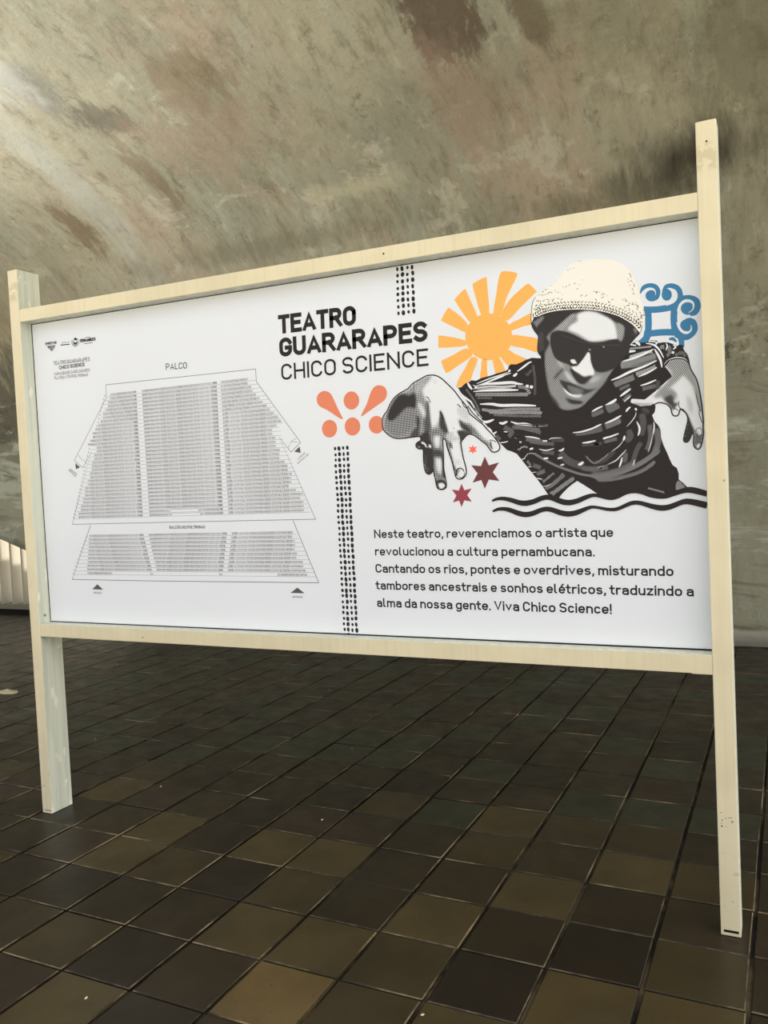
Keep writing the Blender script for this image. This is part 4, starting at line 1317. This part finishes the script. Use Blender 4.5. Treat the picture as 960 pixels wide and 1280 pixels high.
# head: ink base and half-tone skin with smooth tones
P = Print()
head = K([(26, 500), (60, 466), (110, 438), (170, 420), (240, 408), (330, 402), (430, 402), (520, 410), (600, 426), (680, 452), (735, 482), (785, 515), (825, 560), (838, 585), (800, 622), (765, 664), (760, 720)]) \
    + F([(955, 390), (880, 478), (845, 520), (800, 600), (760, 660), (700, 730), (640, 790), (560, 870), (450, 912), (340, 912), (250, 860), (170, 740), (130, 600), (120, 420), (130, 370), (105, 340), (92, 290), (98, 200), (95, 150), (60, 110), (40, 60)])
P.ppoly(head, 3.8, 2)
P.done('figure_head', M_INK, 'dark head of the printed figure')
P = Print()
skin = F([(100, 160), (60, 110), (42, 40), (60, -20)]) + K([(110, 445), (240, 412), (430, 406), (600, 430), (735, 488), (790, 530), (828, 580), (795, 618), (762, 660), (760, 715)]) \
    + F([(952, 380), (880, 470), (845, 512), (790, 600), (740, 670), (640, 775), (540, 868), (450, 900), (350, 902), (290, 860), (220, 760), (180, 620), (165, 450), (160, 300), (110, 330), (96, 290), (102, 200)])
tn = toner(0.02, [
    (F([(170, 330), (215, 230), (185, 180), (215, 130), (300, 60), (390, -20), (480, -70), (640, -80), (760, -30), (880, 30), (960, 100), (940, 220), (880, 480), (850, 500), (760, 640), (640, 770), (540, 868), (450, 900), (350, 900), (280, 830), (215, 720), (185, 580), (165, 440)]), .34, 2.5),
    (F([(262, 100), (360, 10), (440, -60), (470, -40), (390, 60), (330, 112)]), .42, 1),
    (K([(70, 540), (40, 500), (60, 480), (110, 450), (120, 470), (70, 530)]), .3, 1), (K([(790, 600), (835, 560), (820, 530), (790, 545), (800, 580)]), .3, 1),
    (F([(410, 95), (440, 50), (500, 10), (500, -50), (580, -85), (660, -80), (740, -50), (830, 0), (870, 60), (895, 130), (885, 182), (800, 192), (720, 205), (640, 212), (560, 172), (500, 135)]), 1.0, 3.2),
    (F([(260, 300), (330, 420), (360, 480), (300, 430)]), .55, 2.5), (F([(370, 510), (420, 550), (490, 640), (440, 620), (385, 570)]), .62, 2),
    (F([(620, 590), (700, 560), (720, 590), (640, 630)]), .58, 2.5),
    (F([(232, 140), (290, 108), (350, 112), (450, 145), (560, 200), (640, 222), (760, 215), (880, 190), (955, 215), (955, 380), (900, 455), (850, 490), (760, 520), (690, 515), (650, 470), (628, 400), (618, 335), (595, 330), (560, 380), (500, 450), (470, 462), (430, 462), (390, 435), (300, 405), (255, 345), (225, 230)]), .0, .8),
    (F([(598, 322), (618, 340), (622, 400), (640, 460), (660, 520), (655, 552), (610, 550), (560, 562), (520, 535), (480, 515), (440, 492), (448, 466), (490, 462), (530, 420), (570, 370)]), 1.0, 1.0),
    (F([(424, 402), (462, 392), (482, 430), (452, 438)]), 1.0, .5), (F([(600, 292), (618, 286), (634, 294), (615, 300)]), .8, .4), (F([(752, 262), (764, 258), (766, 270), (754, 270)]), .8, .4),
    (F([(432, 490), (480, 520), (560, 572), (640, 558), (612, 600), (560, 640), (500, 625), (465, 570), (425, 510)]), .04, 1.4),
    (F([(430, 480), (470, 520), (520, 600), (500, 620), (455, 560)]), .04, .8),
    (F([(315, 600), (370, 615), (430, 630), (520, 668), (600, 696), (690, 682), (640, 712), (560, 745), (500, 760), (440, 745), (370, 690)]), .08, 1),
    (F([(395, 650), (450, 665), (560, 705), (520, 740), (450, 735), (405, 690)]), .26, 1),
    (F([(362, 682), (390, 715), (430, 740), (490, 752), (535, 745), (520, 765), (460, 768), (405, 745), (368, 708)]), 1.0, .6),
    (F([(385, 780), (450, 800), (545, 815), (530, 840), (440, 838), (395, 810)]), .06, 1.4),
    (F([(340, 490), (352, 498), (310, 545), (270, 590), (262, 580), (300, 530)]), .08, 1),
    (F([(170, 740), (240, 760), (310, 850), (240, 850), (180, 790)]), .12, 2), (F([(100, 140), (160, 130), (160, 340), (130, 350), (104, 300)]), .12, 1.5), (F([(160, 0), (280, -40), (330, -60), (250, 60), (170, 120)]), .0, 1.4),
    (F([(880, 30), (960, 60), (960, 130), (930, 220), (890, 160)]), .4, 2)])
P.ppoly(skin, 4.1, 2, tn, 0.0042)
P.done('figure_face', M_LINES, 'hatched face with dark sunglasses of the printed figure', True)
P = Print()
P.pline(F([(330, 150), (420, 180), (520, 212), (640, 235), (760, 250), (940, 252)]), .35, 4.4, 3)
P.done('glasses_glint', M_GREYINK)

# near hand, large, reaching down
P = Print()
hand = H([(65, 560), (68, 505), (85, 465), (112, 430), (140, 365), (182, 300), (225, 262), (262, 240), (322, 205), (352, 172), (382, 145), (450, 108), (500, 80), (540, 72), (590, 74), (628, 88), (665, 112), (700, 145), (745, 188), (790, 235), (830, 290), (862, 330)]) \
    + I_([(590, 70), (612, 130), (650, 165), (700, 205), (745, 240), (785, 285), (842, 345), (885, 400), (918, 455), (914, 495), (885, 518), (850, 520), (825, 500), (785, 445), (745, 415), (700, 378), (660, 352), (625, 342), (590, 352), (560, 385), (530, 425),
          (540, 500), (552, 570), (570, 640), (584, 700), (578, 750), (545, 785), (505, 790), (478, 765), (462, 700), (440, 610), (415, 540), (392, 470), (380, 405), (364, 390), (350, 400), (352, 470), (356, 560), (358, 680), (372, 760), (386, 850), (375, 882), (340, 896), (300, 885), (285, 850), (275, 790), (262, 740), (255, 690),
          (245, 720), (215, 742), (180, 725), (162, 660), (155, 560), (152, 492), (115, 490), (85, 470), (82, 440), (105, 418), (128, 405), (122, 366), (60, 370), (0, 376)]) \
    + H([(300, 700), (220, 706), (160, 690), (110, 655), (75, 615)])
tn = toner(1.0, [
    (H([(60, 560), (70, 490), (120, 410), (180, 300), (260, 240), (320, 205), (380, 145), (450, 105), (520, 72), (560, 85), (540, 130), (490, 190), (475, 240), (510, 320), (535, 420), (545, 560), (560, 700), (440, 700), (200, 715), (65, 620)]), .42, 4),
    (H([(118, 480), (150, 380), (220, 280), (280, 262), (330, 275), (385, 255), (400, 330), (385, 405), (320, 395), (270, 430), (230, 490), (170, 530), (130, 530)]), .04, 3),
    (H([(100, 520), (160, 530), (250, 450), (330, 400), (400, 420), (420, 520), (330, 640), (200, 680), (110, 630)]), .36, 3),
    (H([(385, 190), (450, 140), (500, 110), (480, 180), (430, 250), (400, 250)]), .5, 3), (H([(425, 370), (450, 360), (510, 470), (490, 500), (450, 440)]), .72, 3),
    (H([(360, 640), (420, 590), (430, 690), (350, 700)]), .16, 2), (H([(410, 480), (440, 520), (430, 620), (405, 560)]), .14, 2),
    (H([(505, 340), (530, 350), (545, 500), (560, 640), (545, 740), (500, 720), (480, 560), (500, 460)]), .2, 2.5),
    (H([(440, 680), (520, 640), (560, 740), (540, 790), (470, 780), (440, 740)]), .08, 2),
    (H([(560, 600), (600, 560), (640, 490), (645, 440), (680, 480), (700, 600), (720, 690), (690, 720), (650, 710), (600, 680)]), .5, 4),
    (H([(640, 425), (660, 445), (690, 520), (720, 610), (745, 700), (770, 800), (740, 790), (700, 700), (655, 640), (635, 560)]), .12, 2.2),
    (H([(560, 120), (600, 110), (620, 150), (590, 170)]), .75, 3),
    (H([(700, 660), (780, 640), (760, 720), (720, 740)]), .6, 3), (H([(815, 430), (880, 390), (930, 430), (960, 560), (900, 520), (850, 480)]), .62, 4),
    (I_([(225, 300), (345, 300), (380, 395), (352, 420), (358, 560), (360, 680), (388, 850), (340, 898), (290, 880), (262, 740), (240, 600), (230, 450)]), .36, 3),
    (I_([(270, 375), (310, 370), (312, 430), (298, 470), (275, 440)]), .95, 4), (I_([(285, 590), (335, 600), (338, 680), (320, 730), (295, 690)]), .85, 4),
    (I_([(250, 500), (340, 510), (345, 560), (260, 560)]), .15, 3), (I_([(340, 560), (358, 560), (372, 760), (350, 760), (345, 660)]), .08, 1.2), (I_([(232, 480), (250, 480), (262, 740), (290, 840), (270, 800), (240, 640)]), .1, 1.2),
    (I_([(285, 815), (340, 800), (385, 830), (380, 880), (335, 898), (295, 880)]), .08, 1.5), (I_([(308, 840), (345, 830), (370, 855), (345, 882), (315, 875)]), 1.0, 1.2),
    (I_([(80, 430), (130, 400), (230, 420), (235, 490), (160, 500), (90, 480)]), .04, 1), (I_([(130, 425), (165, 425), (190, 470), (175, 480), (160, 450)]), 1.0, .8), (I_([(222, 440), (232, 480), (190, 495), (205, 465)]), .95, .8), (I_([(105, 455), (128, 465), (120, 480), (95, 472)]), .3, 1),
    (I_([(152, 490), (240, 490), (255, 690), (215, 745), (175, 720), (158, 600)]), .07, 1), (I_([(175, 660), (210, 680), (205, 720), (185, 710)]), .2, 2), (I_([(165, 560), (185, 560), (190, 620), (172, 640)]), .18, 2),
    (I_([(383, 405), (405, 400), (420, 460), (455, 590), (490, 690), (530, 672), (510, 730), (480, 770), (455, 690), (405, 510)]), .3, 2.5),
    (I_([(395, 350), (520, 370), (510, 410), (440, 420), (400, 400)]), .62, 4), (I_([(460, 600), (520, 600), (540, 640), (480, 660)]), .72, 4), (I_([(510, 430), (535, 430), (560, 600), (540, 560)]), .55, 1.5),
    (I_([(490, 315), (520, 300), (580, 310), (645, 338), (600, 352), (560, 385), (530, 425), (515, 370)]), .1, 1.6),
    (I_([(505, 190), (560, 215), (640, 240), (700, 310), (760, 380), (830, 430), (845, 500), (785, 450), (700, 380), (640, 345), (560, 300), (520, 250)]), .33, 4),
    (I_([(520, 210), (560, 240), (620, 290), (640, 335), (580, 312), (530, 270)]), .1, 3), (I_([(490, 60), (540, 70), (600, 140), (560, 190), (510, 150)]), .66, 4), (I_([(610, 150), (650, 175), (690, 235), (660, 260), (610, 200)]), .8, 3),
])
P.ppoly(hand, 5, 2, tn, 0.0042)
P.done('figure_hand', M_DOTS, 'large near hand of the printed figure', True)
P = Print()
P.pline(hand, 1.5, 5.4, 2, closed=True)
for pts, w in ((I_([(495, 760), (482, 730), (490, 700), (515, 682), (545, 690), (562, 715)]), .9), (I_([(505, 765), (530, 778), (560, 760), (565, 725)]), .6), (I_([(815, 410), (830, 400), (850, 405), (880, 420)]), .7), (I_([(832, 415), (828, 450), (845, 490)]), 1.0),
               (I_([(320, 115), (345, 160), (355, 200)]), 1.2), (I_([(105, 425), (120, 440), (160, 455), (175, 480)]), 1.1), (I_([(600, 60), (640, 120), (700, 180), (750, 225)]), .9), (I_([(455, 278), (460, 285)]), .8),
               (I_([(380, 400), (395, 470), (420, 550), (445, 620), (466, 710)]), 1.1), (I_([(525, 420), (540, 500), (552, 570), (572, 640)]), 1.0), (H([(500, 290), (525, 300), (545, 350)]), .7), (I_([(495, 40), (530, 75)]), .8),
               (H([(380, 150), (385, 260), (390, 400)]), .6), (H([(860, 330), (880, 380), (920, 410)]), .8)):
    P.pline(pts, w * 1.4, 5.5, 4)
P.done('hand_outline', M_INK)

# far hand, at the right end of the panel
P = Print()
hand2 = Q([(520, 425), (555, 380), (600, 362), (660, 356), (715, 372), (748, 405), (760, 445), (790, 500), (815, 540), (835, 610), (850, 680), (865, 780), (872, 850), (880, 940)]) \
    + L_([(888, 215), (892, 260), (888, 300), (880, 345), (862, 388), (838, 392), (816, 370), (812, 330), (815, 285), (806, 262), (790, 295), (772, 330), (750, 338), (733, 322), (742, 270), (758, 205), (768, 150), (752, 105), (720, 80)]) \
    + Q([(700, 832), (668, 822), (656, 862), (640, 884), (608, 884), (590, 860), (585, 830), (560, 790), (520, 770), (470, 762), (440, 775), (400, 788), (340, 790), (280, 786), (235, 772), (212, 752), (226, 728), (300, 742), (350, 735), (430, 680), (500, 610), (590, 515)])
tn = toner(.86, [
    (Q([(520, 420), (560, 370), (660, 352), (750, 400), (770, 470), (800, 560), (780, 600), (700, 520), (650, 560), (560, 640), (470, 720), (430, 690), (590, 510)]), .4, 3),
    (Q([(480, 660), (540, 640), (600, 640), (640, 700), (600, 760), (540, 760), (500, 720)]), .36, 3),
    (Q([(520, 730), (590, 690), (610, 760), (650, 760), (630, 800), (590, 830), (570, 790)]), .12, 2), (Q([(770, 470), (830, 600), (870, 800), (850, 850), (810, 700), (780, 600)]), .42, 3),
    (Q([(730, 700), (780, 760), (780, 860), (740, 820)]), .62, 3), (L_([(730, 75), (770, 120), (800, 190), (830, 250), (810, 260), (780, 200), (750, 130)]), .3, 2),
    (L_([(772, 140), (790, 190), (815, 255), (790, 300), (770, 335), (748, 340), (730, 325), (745, 260), (760, 195)]), .03, 1), (L_([(835, 255), (870, 270), (885, 290), (870, 385), (835, 390), (815, 350), (820, 280)]), .22, 1.2),
    (L_([(840, 360), (862, 350), (862, 375), (845, 380)]), 1, 1), (L_([(840, 225), (865, 215), (880, 250), (870, 285), (845, 265)]), .85, 1.5), (Q([(240, 760), (300, 770), (420, 770), (340, 792), (250, 785)]), .4, 1.5)])
P.ppoly(hand2, 5, 2, tn, 0.0042)
P.done('figure_hand', M_LINES, 'far hand of the printed figure', True)
P = Print()
P.pline(hand2[:-10], 1.7, 5.4, 2)
P.pline(Q([(812, 680), (830, 760), (850, 830), (840, 860), (870, 950)]), 1.1, 5.5, 4)
P.pline(Q([(655, 745), (656, 800), (690, 832)]), .9, 5.5, 4)
P.pline(Q([(600, 830), (625, 818), (650, 840)]), .9, 5.5, 4)
P.pline(L_([(830, 255), (838, 232), (860, 222), (878, 240), (880, 270), (860, 292), (836, 280)]), .8, 5.5, 4)
P.done('hand_outline', M_INK)

# scratches on the right post
P = []
for (x_, z_, w_, h_) in ((2.659, .352, .004, .0015), (2.663, .330, .003, .003), (2.660, .322, .006, .001), (2.672, .336, .002, .002), (2.679, .340, .012, .0012), (2.686, .330, .008, .0012), (2.690, .326, .0015, .006), (2.661, .312, .004, .004), (2.673, .312, .002, .0015)):
    b = len(P)
    P += [(x_, -0.0006, z_), (x_ + w_, -0.0006, z_ + .0006), (x_ + w_, -0.0006, z_ + h_ + .0006), (x_, -0.0006, z_ + h_)]
o = obj('scratches', mesh_from('scratches', P, [(i, i + 1, i + 2, i + 3) for i in range(0, len(P), 4)]), M_DARK, board)
o['kind'] = 'stuff'

# ------------------------------------------------------------------ litter on the floor
M_SCRAP = plain('pale_scrap', srgb(190, 180, 150), 0.8, 0.2)


def scrap(cx, cy, rx, ry, seed, rot=0.0):
    r_ = random.Random(seed); n = 9
    top, bot = [], []
    for i in range(n):
        a = 2 * math.pi * i / n; k = r_.uniform(.7, 1.1)
        x_, y_ = rx * k * math.cos(a), ry * k * math.sin(a)
        x_, y_ = x_ * math.cos(rot) - y_ * math.sin(rot), x_ * math.sin(rot) + y_ * math.cos(rot)
        hz = r_.uniform(.0, .3) * min(rx, ry)
        bot.append((x_, y_, 0)); top.append((x_ * .9, y_ * .9, .0012 + hz))
    v = bot + top + [(0, 0, .002 + .2 * min(rx, ry))]
    f = [tuple(range(n - 1, -1, -1))] + [(i, (i + 1) % n, (i + 1) % n + n, i + n) for i in range(n)] + [(i + n, (i + 1) % n + n, 2 * n) for i in range(n)]
    return v, f


v, f = scrap(0, 0, 0.11, 0.05, 3)
o = obj('paper_scrap', mesh_from('paper_scrap', v, f), M_SCRAP)
o.location = (-1.95, 1.47, 0.001)
o['label'] = 'flat pale scrap lying on the dark tiles at far left, behind the left post'
o['category'] = 'scrap'
v, f = scrap(0, 0, 0.0055, 0.004, 5)
cm = mesh_from('crumb', v, f); cm.materials.append(M_SCRAP)
for i, (x_, y_) in enumerate(((-2.489, 2.788), (-1.796, 2.346), (0.88, 1.124), (2.001, -0.634), (-0.947, 3.257), (-0.544, 0.847), (1.146, -0.895), (0.291, 0.40), (1.169, 0.32), (0.2, 2.1), (1.5, 1.9))):
    o = bpy.data.objects.new('crumb', cm); COL.objects.link(o)
    o.location = (x_, y_, 0.0008); o.rotation_euler = (0, 0, i * 1.3)
    o['label'] = 'tiny pale crumb lying on the dark floor tiles'
    o['category'] = 'crumb'
    o['group'] = 'pale crumbs scattered on the floor tiles'
